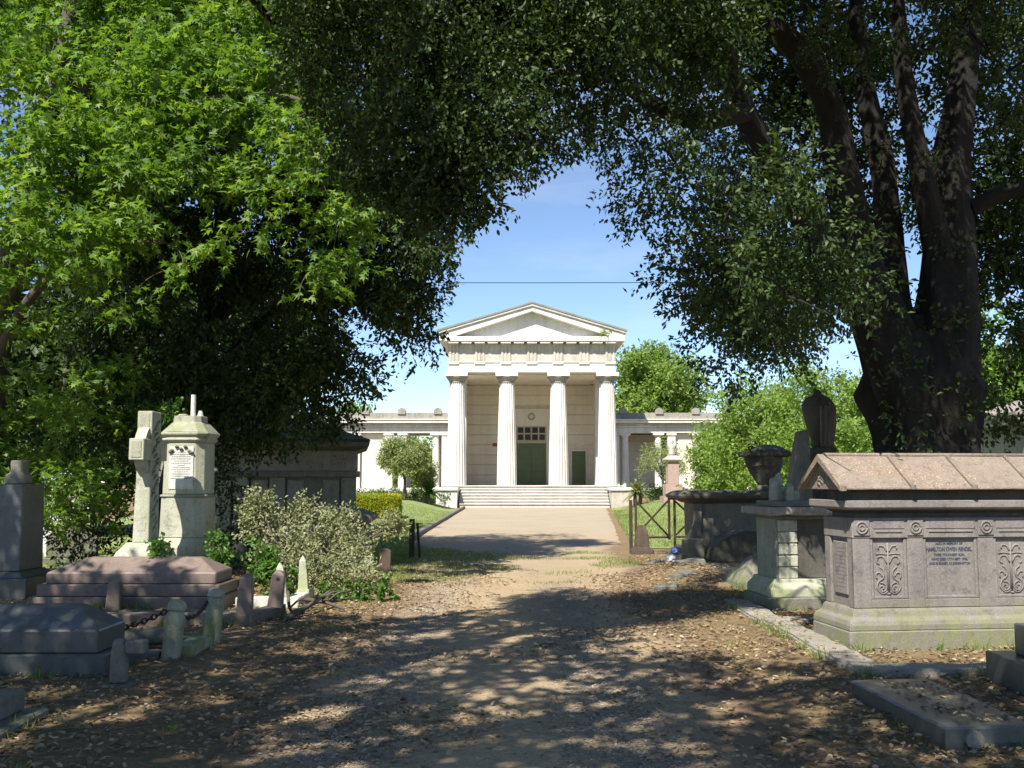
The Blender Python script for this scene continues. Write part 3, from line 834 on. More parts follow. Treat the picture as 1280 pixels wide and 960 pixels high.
# end panel facing the drive
for a, q in ((by0, by0+.12), (by1-.12, by1)):
    obj('end_pilaster', B(bx0, bx0+.0295, a+.002, q-.002, .427, 1.0595), M_chest, ct, bevel=0.005)
obj('end_panel', B(bx0+.012, bx0+.0293, by0+.16, by1-.16, .53, 1.02), M_chest, ct, bevel=0.006)
for k in range(11):
    obj('inscription_line', B(bx0+.0105, bx0+.0121, by0+.19, by1-.19-random.uniform(0,.06), .60+k*.036, .612+k*.036), M_chest, ct)
# upper band with roundels
obj('upper_band', B(bx0-.005, bx1+.005, by0-.005, by1+.005, 1.061, 1.25), M_chest, ct, bevel=0.008)
ros = MB()
ros.tube([(.052*math.cos(i*.3142), 0, .052*math.sin(i*.3142)) for i in range(21)], .010, 5)
ros.tube([(.024*math.cos(i*.3142), 0, .024*math.sin(i*.3142)) for i in range(21)], .008, 5)
rosm = mesh_from(ros, smooth=True, name='roundel')
for a, q in fr:
    c = (a+q)/2
    obj('roundel_tablet', B(c-.078, c+.078, by0-.017, by0-.0055, 1.085, 1.235), M_chest, ct, bevel=0.005)
    link('roundel', rosm, M_chest, ct, (c, by0-.02, 1.16))
for a, q in spans:
    obj('band_fillet', B(a+.05, q-.05, by0-.015, by0-.0055, 1.115, 1.133), M_chest, ct, bevel=0.004)
    obj('band_panel', B(a+.025, q-.025, by0-.011, by0-.0055, 1.15, 1.225), M_chest, ct, bevel=0.004)
obj('cove', MB().rects([(hx-.16, hy-.16, 1.251), (hx-.16, hy-.16, 1.29), (hx-.10, hy-.10, 1.325)], cx, cy), M_dark, ct)  # shade under the cornice put into the colour with the dark stone
obj('cornice', MB().rects([(hx-.03, hy-.03, 1.326), (hx+.005, hy+.005, 1.345), (hx+.005, hy+.005, 1.412)], cx, cy), M_chest, ct, bevel=0.006)
obj('cornice_recess', B(.13, TL-.13, .13, TD-.13, 1.413, 1.508), M_dark, ct)  # dark colour paints the shade band beneath the lid
# gabled lid
e = .055
lid = obj('gabled_lid', MB().prismx([(-e, 1.509), (TD+e, 1.509), (TD+e, 1.530), (TD/2, 1.835), (-e, 1.530)], -.02, TL+.02), M_roof, ct, bevel=0.006, wear=0.005)
obj('ridge_roll', MB().tube([(-.03, TD/2, 1.838), (TL+.03, TD/2, 1.838)], .02, 8), M_roof, lid, smooth=True)
sl = math.atan2(.30, TD/2+e)
for x in (.62, 1.22, 1.82):
    obj('lid_roll', MB().tube([(x, -e-.012, 1.537), (x, TD/2-.03, 1.825)], [.022, .02], 8), M_roof, lid, smooth=True)
    obj('roll_end', MB().lathe([(.026, 1.515), (.026, 1.555)], x, -e-.012, 10), M_grey, lid)
for x0, x1 in ((-.085, -.0205), (TL+.0205, TL+.085)):
    for s0, s1 in ((-e-.01, TD/2), (TD+e+.01, TD/2)):
        obj('gable_rake', MB().prismx([(s0, 1.50), (s0, 1.545), (s1, 1.845), (s1, 1.775)] , x0, x1), M_roof, lid)
    carve = MB()
    for k in range(9):
        yy = TD/2 + random.uniform(-.14, .14); z0 = 1.52 + random.uniform(0, .1)
        xc_ = -.022 if x0 < 0 else TL+.022; carve.tube(curve_pts([(xc_, yy, z0), (xc_, yy+.04, z0+.03), (xc_, yy+.01, z0+.06)], 3), .010, 5)
    obj('gable_carving', carve, M_chest, lid, smooth=True)

# --- kerbs round that plot
for (x0, x1, y0, y1, z, lb) in ((2.66, 2.98, 10.95, 12.75, .10, 'flat pale kerb stone half buried in leaves beyond the gabled tomb'),
                                (2.68, 3.00, 8.32, 10.90, .115, 'flat pale kerb stone lying along the drive beside the gabled tomb')):
    tag(obj('kerb_stone', B(x0, x1, y0, y1, -.1, z), M_kerb, bevel=0.02, wear=0.02, seg=.2), lb, 'kerb stone', 'kerb stones of the gabled tomb plot')
tag(obj('kerb_stone', B(2.70, 4.5, 7.98, 8.26, -.1, .12), M_kerb, bevel=0.02, wear=0.02, seg=.2), 'shaded kerb stone running across in front of the gabled tomb', 'kerb stone', 'kerb stones of the gabled tomb plot')
tag(obj('kerb_stone', B(2.98, 3.4, 11.0, 11.22, -.1, .09), M_kerb, bevel=0.02, wear=0.02, seg=.2), 'short kerb stone between the gabled tomb and the pier behind it', 'kerb stone', 'kerb stones of the gabled tomb plot')
# --- fallen slabs
fs = thing('fallen_slab', 'thick grey slab with a round notch lying in leaves by the drive', 'slab', (2.50, 5.90, 0), R(4))
sm_ = MB().loft([[(0,0,z),(.56,.06,z),(.60,1.42,z),(.02,1.40,z)] for z in (-.03, .175)])
obj('slab', sm_, M_greygr, fs, bevel=0.012, wear=0.008, seg=.14)
obj('notch', MB().tube([(.17, -.012, .105), (.17, .02, .105)], [.055, .055], 14), M_kerbd, fs)
tag(obj('fallen_slab', MB().loft([[(0,0,z),(1.0,-.1,z+.02),(1.05,.4,z+.03),(.05,.48,z)] for z in (-.05,.13)]), M_kerb, bevel=0.012, wear=0.012, seg=.14, loc=(3.16, 5.95, 0)), 'broken brownish slab at the lower right corner', 'slab')
sb = thing('stepped_tomb', 'blue grey granite stepped tomb base at the right edge before the gabled tomb', 'tomb', (3.64, 5.9, 0))
obj('footing', B(.06, 1.6, .05, 1.85, -.1, .055), M_kerbd, sb, bevel=0.01)
obj('lower_step', B(0, 1.6, 0, 1.92, .056, .295), M_greygr, sb, bevel=0.008)
obj('upper_step', B(.15, 1.5, .1, 1.76, .296, .525), M_greygr, sb, bevel=0.008)

# --- pier with slab and broken stumps
pr = thing('stone_pier', 'mossy block pier with a broken flat slab on top beside the gabled tomb', 'pier', (3.06, 12.0, 0), R(6))
obj('lower_base', B(0, .86, 0, .95, -.1, .20), M_grey, pr, bevel=0.015, wear=0.008)
obj('upper_base', MB().rects([(.40, .43, .201), (.40, .43, .30), (.34, .38, .37), (.33, .37, .41)], .44, .48), M_lime, pr, bevel=0.008, wear=0.006)
for k in range(5):
    z0 = .412 + k * .142
    obj('pier_block', B(.18, .42, .14, .38, z0, z0 + .136), M_lime, pr, bevel=0.01, wear=0.006)
obj('core', B(.421, .78, .17, .84, .411, 1.12), M_dark, pr, bevel=0.01, wear=0.01)
obj('side_panel', B(.16, .178, .18, .84, .411, 1.12), M_mossy, pr)
obj('back_panel', B(.179, .42, .40, .84, .411, 1.12), M_grey, pr)
obj('neck', B(.14, .80, .12, .86, 1.121, 1.17), M_grey, pr, bevel=0.012)
obj('top_slab', B(.0, .92, -.02, .96, 1.171, 1.27), M_kerb, pr, bevel=0.015, wear=0.012)
obj('second_slab', B(.14, .72, .12, .8, 1.271, 1.34), M_grey, pr, bevel=0.012, wear=0.01)
for x, y, w, h in ((.16, .3, .10, .30), (.27, .42, .09, .36), (.37, .34, .11, .24), (.50, .45, .10, .16)):
    obj('broken_stump', MB().loft([[(x,y,1.341),(x+w,y,1.341),(x+w,y+w,1.341),(x,y+w,1.341)], [(x+.01,y+.01,1.341+h*.7),(x+w-.01,y+.01,1.341+h*.8),(x+w-.01,y+w,1.341+h),(x+.01,y+w-.02,1.341+h*.9)]]), M_mossy, pr, bevel=0.008, wear=0.012, seg=.06)

# --- coped stone
cs = thing('coped_tomb', 'low grey coped tomb with sloping sides half behind the mossy pier', 'tomb', (3.06, 13.85, 0), R(5))
obj('base', B(0, 1.25, 0, .85, -.1, .09), M_grey, cs, bevel=0.015, wear=0.008)
obj('coped_top', MB().loft([[(.05,.05,.091),(1.2,.05,.091),(1.2,.8,.091),(.05,.8,.091)],[(.06,.06,.20),(1.19,.06,.20),(1.19,.79,.20),(.06,.79,.20)],[(.38,.34,.53),(1.1,.34,.53),(1.1,.50,.53),(.38,.50,.53)]]), M_grey, cs, bevel=0.015, wear=0.008)
# stones lying on the mound
for x, y, sx_, sy_, lb in ((2.55, 15.1, .5, .35, 'flat leaf strewn stone on the mound before the coped tomb'), (2.9, 16.6, .6, .4, 'dark flat stone on the leaf mound by the gate'),
                      (2.2, 14.3, .35, .25, 'small flat stone at the foot of the leaf mound'), (3.3, 15.6, .55, .4, 'broken pinkish slab leaning between mound and coped tomb'), (2.6, 18.6, .3, .3, 'pale squared stone by the foot of the dark chest tomb')):
    h = height(x, y)
    tag(obj('loose_stone', MB().loft([[(-sx_/2,-sy_/2,-.05),(sx_/2,-sy_/2*.8,-.05),(sx_/2*.9,sy_/2,-.05),(-sx_/2*.8,sy_/2,-.05)],[(-sx_/2*.9,-sy_/2*.9,.07),(sx_/2*.9,-sy_/2*.7,.11),(sx_/2*.8,sy_/2*.9,.12),(-sx_/2*.7,sy_/2*.9,.08)]]), M_kerbd, bevel=0.015, wear=0.03, seg=.1, loc=(x, y, h - .035), rotz=random.uniform(-.6,.6)), lb, 'stone', 'loose stones on the leaf mound')

# --- dark chest tomb with ledger slab
dc = thing('chest_tomb', 'dark sooty chest tomb with wide ledger slab and scrolled corner foot', 'tomb', (3.25, 19.2, 0), R(4))
obj('base', B(0, 2.0, 0, 1.1, -.1, .16), M_grey, dc, bevel=0.02, wear=0.01)
obj('base_step', B(.10, 1.95, .08, 1.05, .161, .32), M_grey, dc, bevel=0.02, wear=0.01)
obj('body', B(.28, 1.9, .2, .95, .321, 1.15), M_grey, dc, bevel=0.01, wear=0.01)
for x in (.24, 1.72):
    obj('corner_scroll', MB().prism([(x,.322),(x+.26,.322),(x+.22,.5),(x+.16,.62),(x+.18,.8),(x+.18,1.15),(x+.02,1.15),(x+.02,.75),(x-.10,.52),(x-.10,.34)], .10, .199), M_grey, dc, bevel=0.012)
obj('moulding', MB().rects([(.86,.42,1.151),(1.02,.56,1.24)], 1.08, .575), M_dark, dc, bevel=0.01)
obj('ledger_slab', MB().rects([(1.10,.66,1.241),(1.12,.68,1.30),(1.04,.6,1.36),(.98,.54,1.39)], 1.08, .575), M_dark, dc, bevel=0.012, wear=0.012)
ur = thing('stone_urn', 'dark ivy stained urn with square slab top standing on the sooty chest tomb', 'urn', (5.02, 19.9, 1.40))
obj('foot', MB().lathe([(.20, -.02), (.20, .05), (.13, .10)], n=20), M_dark, ur, smooth=True)
obj('bowl', MB().lathe([(.12, .101), (.17, .16), (.28, .32), (.36, .48), (.38, .60), (.37, .66)], n=24), M_dark, ur, wear=.035, seg=.1)
obj('top_slab', B(-.43, .43, -.40, .40, .661, .76), M_dark, ur, bevel=0.02, wear=0.035)
obj('lid', MB().rects([(.32, .36, .761), (.28, .27, .80), (.22, .12, .86), (.12, .08, .90)], .10, 0), M_dark, ur, bevel=0.02, wear=0.03)
rt = thing('coped_tomb', 'black rounded coped tomb in front of the sooty chest tomb', 'tomb', (3.55, 17.75, 0), R(4))
obj('base', B(0, 1.3, 0, .85, -.1, .14), M_dark, rt, bevel=0.02)
obj('rounded_top', MB().loft([[(.05 + .6*0, y, .141),(1.25, y, .141),(1.25,y,.42),(1.15,y,.56),(.95,y,.66),(.65,y,.69),(.35,y,.62),(.15,y,.50),(.05,y,.36)] for y in (.75,.06)]), M_dark, rt, bevel=0.02, wear=0.008)
hs = thing('headstone', 'small square dark headstone at the left end of the rounded tomb', 'headstone', (3.12, 18.35, 0), R(4))
obj('stone', B(0, .40, 0, .14, .08, .52), M_grey, hs, bevel=0.015, wear=0.01)
obj('base', B(-.05, .45, -.05, .2, -.1, .079), M_dark, hs, bevel=0.015, wear=0.01)

# --- draped urn on a pier, leaning slab, pale obelisk, mausoleum at the right
du = thing('draped_urn', 'dark draped urn monument on a square pier behind the gabled lid', 'urn', (4.62, 15.0, 0), R(8))
obj('pier', MB().rects([(.30,.30,-.1),(.30,.30,.3),(.24,.24,.36),(.21,.21,1.75),(.27,.27,1.80),(.27,.27,1.90),(.19,.19,1.94),(.19,.19,2.08)]), M_dark, du, bevel=0.012, wear=0.008)
prof = [(.10,2.081),(.12,2.11),(.09,2.15),(.12,2.22),(.19,2.45),(.225,2.60),(.238,2.68),(.235,2.74),(.205,2.80),(.15,2.845),(.08,2.875),(.055,2.90),(.06,2.925),(.03,2.955),(.005,2.96)]
obj('urn', MB().lathe(prof, n=24), M_dark, du, smooth=True)
dr = MB()
secs = []
for r0, z in ((.243,2.70),(.25,2.55),(.235,2.35),(.21,2.20),(.19,2.09)):
    o_, i_ = [], []
    for k in range(25):
        a = -1.9 + k/24*2.5; rr = r0 + .022*math.sin(k*2.1)
        o_.append((rr*math.cos(a), rr*math.sin(a), z)); i_.append(((rr-.03)*math.cos(a), (rr-.03)*math.sin(a), z))
    secs.append(o_ + i_[::-1])
dr.loft(secs)
obj('drapery', dr, M_grey, du, smooth=True)
tag(obj('leaning_slab', MB().loft([[(-.17,-.10,-.1),(.19,-.10,-.1),(.19,.10,-.1),(-.17,.10,-.1)],[(-.15,-.05,1.5),(.19,-.05,1.5),(.19,.12,1.5),(-.15,.12,1.5)],[(.02,0,2.3),(.18,0,2.33),(.18,.13,2.33),(.02,.13,2.3)]]), M_grey, bevel=0.015, wear=0.012, loc=(4.16, 14.5, 0), rotz=R(10)), 'grey tapering stone standing between the urn pier and the dark urn', 'stone')
ob = thing('obelisk', 'plain pale obelisk partly hidden by the big trunk', 'obelisk', (9.55, 25.0, 0), R(10))
obj('plinth', B(-.5, .5, -.5, .5, -.1, .8), M_marble, ob, bevel=0.02)
obj('shaft', MB().rects([(.34,.34,.801),(.24,.24,4.0),(.01,.01,4.35)]), M_marble, ob, bevel=0.01)
ml = thing('mausoleum', 'pale stone mausoleum with shallow roof at the right edge under the trees', 'mausoleum', (12.6, 25.0, 0), R(-6))
obj('wall', B(.3, 4.3, 0, 4, -.1, 3.0), M_kerb, ml, bevel=0.02)
obj('cornice', B(0, 4.6, -.3, 4.3, 3.001, 3.2), M_kerb, ml, bevel=0.02)
obj('roof', MB().prism([(-.05,3.201),(4.65,3.201),(4.65,3.3),(2.3,4.1),(-.05,3.3)], -.35, 4.35), M_kerb, ml, bevel=0.02)
for x in (.3, 1.6, 2.9): obj('pilaster', B(x, x+.35, -.1, -.001, -.1, 3.0), M_kerb, ml, bevel=0.01)
for x, y, w, h, lb in ((7.3, 15.2, .6, 1.15, 'dark round topped headstone just right of the big trunk'), (8.7, 18.5, .7, 1.35, 'grey headstone in the shade near the right edge'), (8.2, 22, .6, 1.2, 'pale headstone far behind at the right under the trees')):
    g = thing('headstone', lb, 'headstone', (x, y, 0), R(-8))
    prf = [(-w/2,.2),(w/2,.2),(w/2,h-.25)] + [(w/2*math.cos(a*.314), h-.25+.25*math.sin(a*.314)) for a in range(1,10)] + [(-w/2,h-.25)]
    obj('stone', MB().prism(prf, -.07, .07), M_grey if x > 8.5 else M_dark, g, bevel=0.012)
    obj('base', B(-w/2-.1, w/2+.1, -.18, .18, -.1, .199), M_dark, g, bevel=0.015)

# --- braced gate
gt = thing('braced_gate', 'low rusty iron gate with crossed braces beside the drive', 'gate', (2.62, 22.0, 0))
bar = lambda a, q, r=.022: MB().tube([a, q], r, 6)
obj('gate_post', B(-.05, .02, -.035, .035, -.05, 1.16), M_iron, gt, bevel=0.006)
obj('hanging_stile', B(.07, .12, -.03, .03, .12, 1.16), M_iron, gt, bevel=0.006)
obj('stile', B(.80, .85, -.03, .03, .30, 1.17), M_iron, gt, bevel=0.006)
obj('stile', B(.92, .97, -.03, .03, .0, 1.17), M_iron, gt, bevel=0.006)
obj('far_post', B(1.72, 1.79, -.03, .03, -.05, 1.17), M_iron, gt, bevel=0.006)
for a, q in (((.12,0,1.12),(.80,0,.38)), ((.12,.0,.42),(.80,.0,1.14)), ((.97,0,1.13),(1.72,0,.40)), ((.97,0,.40),(1.72,0,1.13))):
    obj('brace', bar(a, q), M_iron, gt)
for a, q in (((.12,0,.35),(.80,0,.35)), ((.80,0,1.185),(1.76,0,1.185)), ((.97,0,.36),(1.72,0,.36))):
    obj('rail', bar(a, q, .024), M_iron, gt)
tag(obj('gate_block', MB().rects([(.24,.2,-.1),(.24,.2,.12),(.15,.15,.14),(.13,.13,.45),(.07,.10,.62)]), M_wood, bevel=0.02, wear=0.012, loc=(2.80, 21.7, 0)), 'squat dark weathered block at the foot of the braced gate', 'stone block')
lt = thing('litter_bag', 'crumpled blue and white plastic bag in front of the dark chest tomb', 'litter', (2.98, 18.6, height(2.98, 18.6)))
def crumple(r, mat, name, loc, f=1.0):
    bm = bmesh.new(); bmesh.ops.create_icosphere(bm, subdivisions=3, radius=r)
    for v in bm.verts: v.co *= 1 + .5*mnoise.noise(v.co*7/r*.3 + Vector((r*99,0,0))); v.co.z *= f
    me = bpy.data.meshes.new(name); bm.to_mesh(me); bm.free(); return link(name, me, mat, lt, loc)
crumple(.10, M_blue, 'blue_wrapper', (.05, 0, .24), .7); crumple(.10, M_paper, 'white_wrapper', (-.07, -.02, .10), .9)

# --- pink pedestal with a bust on the bank by the right wing
bp = at(841, 624, 50)
sp_ = thing('statue_pedestal', 'tall rose granite pedestal carrying a small weathered figure by the right wing', 'monument', (bp.x, 50, height(bp.x, 50)-.02), R(3))
obj('base_step', B(-.55, .55, -.5, .5, -.1, .35), M_pedpink, sp_, bevel=0.02)
obj('base', B(-.42, .42, -.4, .4, .351, .95), M_pedpink, sp_, bevel=0.02)
obj('shaft', B(-.28, .28, -.27, .27, .951, 2.05), M_pedpink, sp_, bevel=0.01)
obj('cap', MB().rects([(.28,.28,2.051),(.42,.42,2.13),(.42,.42,2.2),(.3,.3,2.26),(.2,.2,2.36)]), M_trig, sp_, bevel=0.01)
obj('figure', MB().lathe([(.17,2.361),(.2,2.45),(.16,2.6),(.17,2.72),(.20,2.82),(.13,2.9),(.06,2.94),(.085,3.0),(.09,3.08),(.05,3.15)], n=18, flute=.12, nfl=7), M_trig, sp_, smooth=True)

# ================================================================ MONUMENTS, LEFT OF THE DRIVE
# grey granite hipped tomb
gg = thing('hipped_tomb', 'blue grey granite tomb with hipped lid in the left foreground', 'tomb', (-3.2, 8.0, 0))
obj('footing', B(-3.6, .06, -.10, .78, -.1, .045), M_kerbd, gg, bevel=0.01)
obj('lower_tier', B(-3.6, 0, 0, .66, .046, .23), M_greygr, gg, bevel=0.012)
obj('hipped_lid', MB().loft([[(-3.5,.05,.231),(-.08,.05,.231),(-.08,.60,.231),(-3.5,.60,.231)],[(-3.5,.05,.41),(-.08,.05,.41),(-.08,.60,.41),(-3.5,.60,.41)],[(-3.2,.28,.585),(-.32,.28,.585),(-.32,.37,.585),(-3.2,.37,.585)]]), M_greygr, gg, bevel=0.01)
tag(obj('kerb_stone', B(-5.6, -3.0, 7.62, 7.76, -.1, .05), M_kerbd, bevel=0.015, wear=0.012, seg=.2), 'low dark kerb in front of the blue grey hipped tomb', 'kerb stone')
bp_ = thing('broken_post', 'broken dark kerb post at the corner of the hipped tomb', 'post', (-3.0, 7.78, 0))
obj('base', B(-.13, .13, -.12, .12, -.1, .06), M_kerbd, bp_, bevel=0.015, wear=0.01)
obj('stump', MB().octs([(.06,.02,.061),(.055,.02,.3),(.05,.02,.36),(.03,.01,.39)]), M_kerbd, bp_, bevel=0.008, wear=0.01, seg=.06)
obj('arm', B(.05, .20, -.05, .05, .28, .38), M_kerbd, bp_, bevel=0.012, wear=0.01, seg=.06)
cb = thing('stepped_tomb', 'dark stepped stone tomb base in the lower left corner', 'tomb', (-3.06, 5.9, 0))
obj('lower_step', B(-1.6, 0, 0, .85, -.1, .10), M_kerbd, cb, bevel=0.015, wear=0.01, seg=.2)
obj('upper_step', B(-1.6, -.12, .05, .78, .101, .24), M_kerbd, cb, bevel=0.015, wear=0.01, seg=.2)

# mossy post plot
mp = thing('grave_kerb', 'mossy stone kerb of the chained grave plot behind the hipped tomb', 'grave kerb', (0, 0, 0))
obj('kerb_rail', B(-3.0, -2.80, 8.90, 9.50, -.1, .15), M_mossy, mp, bevel=0.015, wear=0.012)
obj('kerb_rail', B(-5.4, -3.06, 8.78, 8.92, -.1, .12), M_kerbd, mp, bevel=0.015, wear=0.012)
obj('kerb_rail', B(-5.4, -3.01, 9.48, 9.62, -.1, .13), M_mossy, mp, bevel=0.015, wear=0.012)
obj('cover_slab', B(-5.3, -3.15, 8.95, 9.45, -.1, .06), M_kerbd, mp, bevel=0.02, wear=0.015)
def mossy_post(x, y, z0, h, lb, mat=None, r=.075):
    p = thing('grave_post', lb, 'post', (x, y, z0), R(random.uniform(-8, 8)), 'mossy posts of the chained grave plot')
    p.rotation_euler = (R(random.uniform(-4, 4)), R(random.uniform(-5, 5)), R(random.uniform(-8, 8)))
    obj('shaft', MB().octs([(r,.028,-.08),(r*.97,.028,h*.72),(r*.82,.026,h*.80),(r*.82,.026,h*.84)]), mat or M_mossy, p, bevel=0.008, wear=0.007, seg=.07)
    obj('cap', MB().octs([(r*.95,.03,h*.841),(r*.98,.03,h*.92),(r*.8,.03,h*.98),(r*.4,.02,h)]), mat or M_mossy, p, bevel=0.008, wear=0.007, seg=.07)
mossy_post(-2.96, 8.80, 0, .56, 'mossy rounded stone post, nearest the drive, of the chained plot')
mossy_post(-2.84, 9.58, .06, .52, 'mossy stone post standing behind the nearest one on the kerb')
mossy_post(-4.75, 9.6, 0, .42, 'small dark stone post behind the hipped lid at the left', M_kerbd, .06)
def chain(name, lb, a, q, sag, links):
    a, q = Vector(a), Vector(q); mb = MB()
    for i in range(links):
        t = (i + .5) / links
        p = a.lerp(q, t); p.z -= sag * 4 * t * (1 - t)
        t2 = t + .01; p2 = a.lerp(q, t2); p2.z -= sag * 4 * t2 * (1 - t2)
        d = (p2 - p).normalized(); L = (q - a).length / links * .72
        s = d.cross(Vector((0,0,1))).normalized(); u = d.cross(s)
        w_ = s if i % 2 else u
        pts = [p + d * L * math.cos(k*.785) + w_ * L * .55 * math.sin(k*.785) for k in range(9)]
        mb.tube(pts, .0085, 5)
    tag(obj(name, mb, M_iron, smooth=True), lb, 'chain', 'chains of the grave plot')
chain('iron_chain', 'rusty iron chain sagging left from the nearest mossy post', (-3.02, 8.84, .46), (-4.7, 9.55, .34), .18, 34)
chain('iron_chain', 'short rusty chain strung between the two mossy posts', (-2.95, 8.86, .46), (-2.86, 9.5, .46), .10, 15)
fp = thing('fallen_pillar', 'dark broken pillar lying in the chained grave plot', 'pillar', (-3.72, 9.2, .13), R(12))
obj('shaft', MB().tube([(-.05, 0, 0), (.62, .04, .05)], [.085, .075], 14), M_kerbd, fp, bevel=0.01)
obj('end_ring', MB().tube([(-.09, 0, 0), (-.051, 0, 0)], [.10, .10], 14), M_kerbd, fp, bevel=0.008)

# pink granite tomb with posts
pt = thing('stepped_tomb', 'pink granite stepped tomb with hipped lid below the cross', 'tomb', (-3.52, 12.15, 0))
obj('bottom_tier', B(-2.28, .03, -.06, .88, -.1, .20), M_pinkgr, pt, bevel=0.012)
obj('middle_tier', B(-2.20, 0, 0, .82, .201, .345), M_pinkgr, pt, bevel=0.012)
obj('hipped_lid', MB().loft([[(-2.12,.06,.346),(-.06,.06,.346),(-.06,.76,.346),(-2.12,.76,.346)],[(-2.12,.06,.48),(-.06,.06,.48),(-.06,.76,.48),(-2.12,.76,.48)],[(-1.72,.34,.645),(-.34,.34,.645),(-.34,.48,.645),(-1.72,.48,.645)]]), M_pinkgr, pt, bevel=0.012)
pk = thing('grave_kerb', 'pink granite kerb corner of the plot in front of the pink tomb', 'grave kerb', (0, 0, 0))
obj('front_rail', B(-5.6, -2.78, 10.82, 10.98, -.1, .17), M_pinkgr, pk, bevel=0.012)
obj('side_rail', MB().loft([[(-2.95,10.981,z),(-2.78,10.981,z),(-2.62,11.75,z),(-2.78,11.75,z)] for z in (-.1,.168)]), M_pinkgr, pk, bevel=0.012)
obj('infill_slab', B(-5.5, -2.96, 10.99, 12.05, -.1, .07), M_kerbd, pk, bevel=0.02, wear=0.012)
def pink_post(x, y, h, lb, hole=False, lean=0.0, z0=.171):
    p = thing('granite_post', lb, 'post', (x, y, z0), R(6), 'pink granite posts of the plot')
    p.rotation_euler = (R(random.uniform(-3, 3)), lean + R(random.uniform(-3, 3)), R(6))
    obj('shaft', MB().rects([(.085,.075,-.02),(.07,.06,h*.9),(.03,.03,h)]), M_pinkgr, p, bevel=0.01)
    if hole: obj('chain_eye', MB().tube([(0,-.068,h*.78),(0,-.058,h*.78)], .02, 8), M_iron, p)
pink_post(-2.88, 10.90, .42, 'pink granite post at the near corner of the pink kerb')
pink_post(-2.70, 11.55, .40, 'pink granite post with a dark chain eye, farther back on the pink kerb', True, .06)
pink_post(-4.70, 11.95, .36, 'pink granite post standing before the middle of the pink tomb', z0=.06)
wk = thing('grave_kerb', 'white marble kerb beside the wilted bush', 'grave kerb', (0, 0, 0))
obj('kerb_rail', B(-3.4, -2.62, 12.42, 12.58, -.1, .16), M_marble, wk, bevel=0.012, wear=0.006)
obj('kerb_rail', B(-2.78, -2.62, 12.581, 13.4, -.1, .16), M_marble, wk, bevel=0.012, wear=0.006)
for x, y, h, lb in ((-2.84, 12.5, .42, 'small pale obelisk post behind the pink post with a chain eye'), (-2.70, 13.1, .46, 'small white obelisk post against the wilted bush, farthest right')):
    p = thing('obelisk_post', lb, 'post', (x, y, .161), R(4), 'white obelisk posts of the marble kerb')
    p.rotation_euler = (R(random.uniform(-4, 4)), R(random.uniform(-6, 6)), R(4))
    obj('shaft', MB().rects([(.066,.066,0),(.042,.042,h*.85),(.005,.005,h)]), M_lime, p, bevel=0.006, wear=0.004, seg=.08)
    obj('foot', B(-.08, .08, -.075, .075, -.02, .03), M_lime, p, bevel=0.006)

# ringed cross seen edge on
cr = thing('stone_cross', 'tall mossy stone ring cross seen edge on behind the pink tomb', 'cross', (-4.76, 13.06, 0))
obj('lower_base', B(-.42, .42, -.45, .5, -.1, .58), M_lime, cr, bevel=0.015, wear=0.008)
obj('upper_base', MB().rects([(.30,.36,.581),(.26,.32,.68),(.16,.24,.80)]), M_lime, cr, bevel=0.012, wear=0.006)
obj('shaft', MB().rects([(.105,.185,.801),(.092,.15,1.84)]), M_lime, cr, bevel=0.01, wear=0.003)
obj('shaft_panel', MB().rects([(.060,.0,.95),(.052,.0,1.72)], 0, -.19) if False else B(-.055, .055, -.182, -.165, .95, 1.05), M_lime, cr)
obj('centre', B(-.092, .092, -.16, .16, 1.841, 2.13), M_lime, cr, bevel=0.008)
for s in (-1, 1):
    y0, y1 = (-.43, -.161) if s < 0 else (.161, .43)
    a = obj('arm', B(-.095, .095, y0, y1, 1.85, 2.125), M_lime, cr, bevel=0.008)
    if s < 0: obj('end_panel', B(-.065, .065, -.437, -.4305, 1.885, 2.09), M_mossy, a, bevel=0.003)
tp = obj('top_arm', B(-.095, .095, -.17, .17, 2.131, 2.49), M_lime, cr, bevel=0.008)
obj('top_panel', B(-.065, .065, -.177, -.1705, 2.27, 2.46), M_mossy, tp, bevel=0.003)
rngm = MB(); secs = []
for k in range(33):
    a = k/32*2*math.pi
    secs.append([(-.07, r_*math.cos(a), 1.985 + r_*math.sin(a)) for r_ in (.26,.34)] + [(.07, r_*math.cos(a), 1.985 + r_*math.sin(a)) for r_ in (.34,.26)])
rngm.loft(secs)
obj('ring', rngm, M_lime, cr)
rel = MB()
for k in range(26):
    z = .95 + k*.055; yy = .07*math.sin(k*1.3)
    rel.tube(curve_pts([(.098, yy-.05, z), (.112, yy, z+.03), (.098, yy+.05, z+.05)], 3), .016, 5)
obj('face_carving', rel, M_mossy, cr, smooth=True)

# octagonal inscribed pedestal
op = thing('inscribed_pedestal', 'pale mossy octagonal pedestal with inscribed tablet and broken metal pole', 'pedestal', (-4.58, 14.18, 0), R(-3))
obj('base', MB().octs([(.41,.13,-.1),(.41,.13,.55)]), M_lime, op, bevel=0.015, wear=0.008)
obj('base_moulding', MB().octs([(.39,.13,.551),(.39,.13,.68),(.35,.12,.74),(.335,.115,.80)]), M_lime, op, bevel=0.01)
obj('lower_die', MB().octs([(.325,.11,.801),(.315,.11,1.36)]), M_lime, op, bevel=0.012, wear=0.004)
obj('string_course', MB().octs([(.325,.11,1.361),(.33,.11,1.385),(.305,.105,1.40)]), M_mossy, op, bevel=0.005)
obj('upper_die', MB().octs([(.30,.10,1.401),(.29,.10,2.12)]), M_lime, op, bevel=0.01, wear=0.003)
obj('tablet', B(-.17, .17, -.309, -.294, 1.47, 2.06), M_marble, op, bevel=0.004)
obj('cornice', MB().octs([(.30,.10,2.121),(.33,.11,2.16),(.315,.11,2.19),(.35,.115,2.23),(.35,.115,2.26)]), M_lime, op, bevel=0.008)
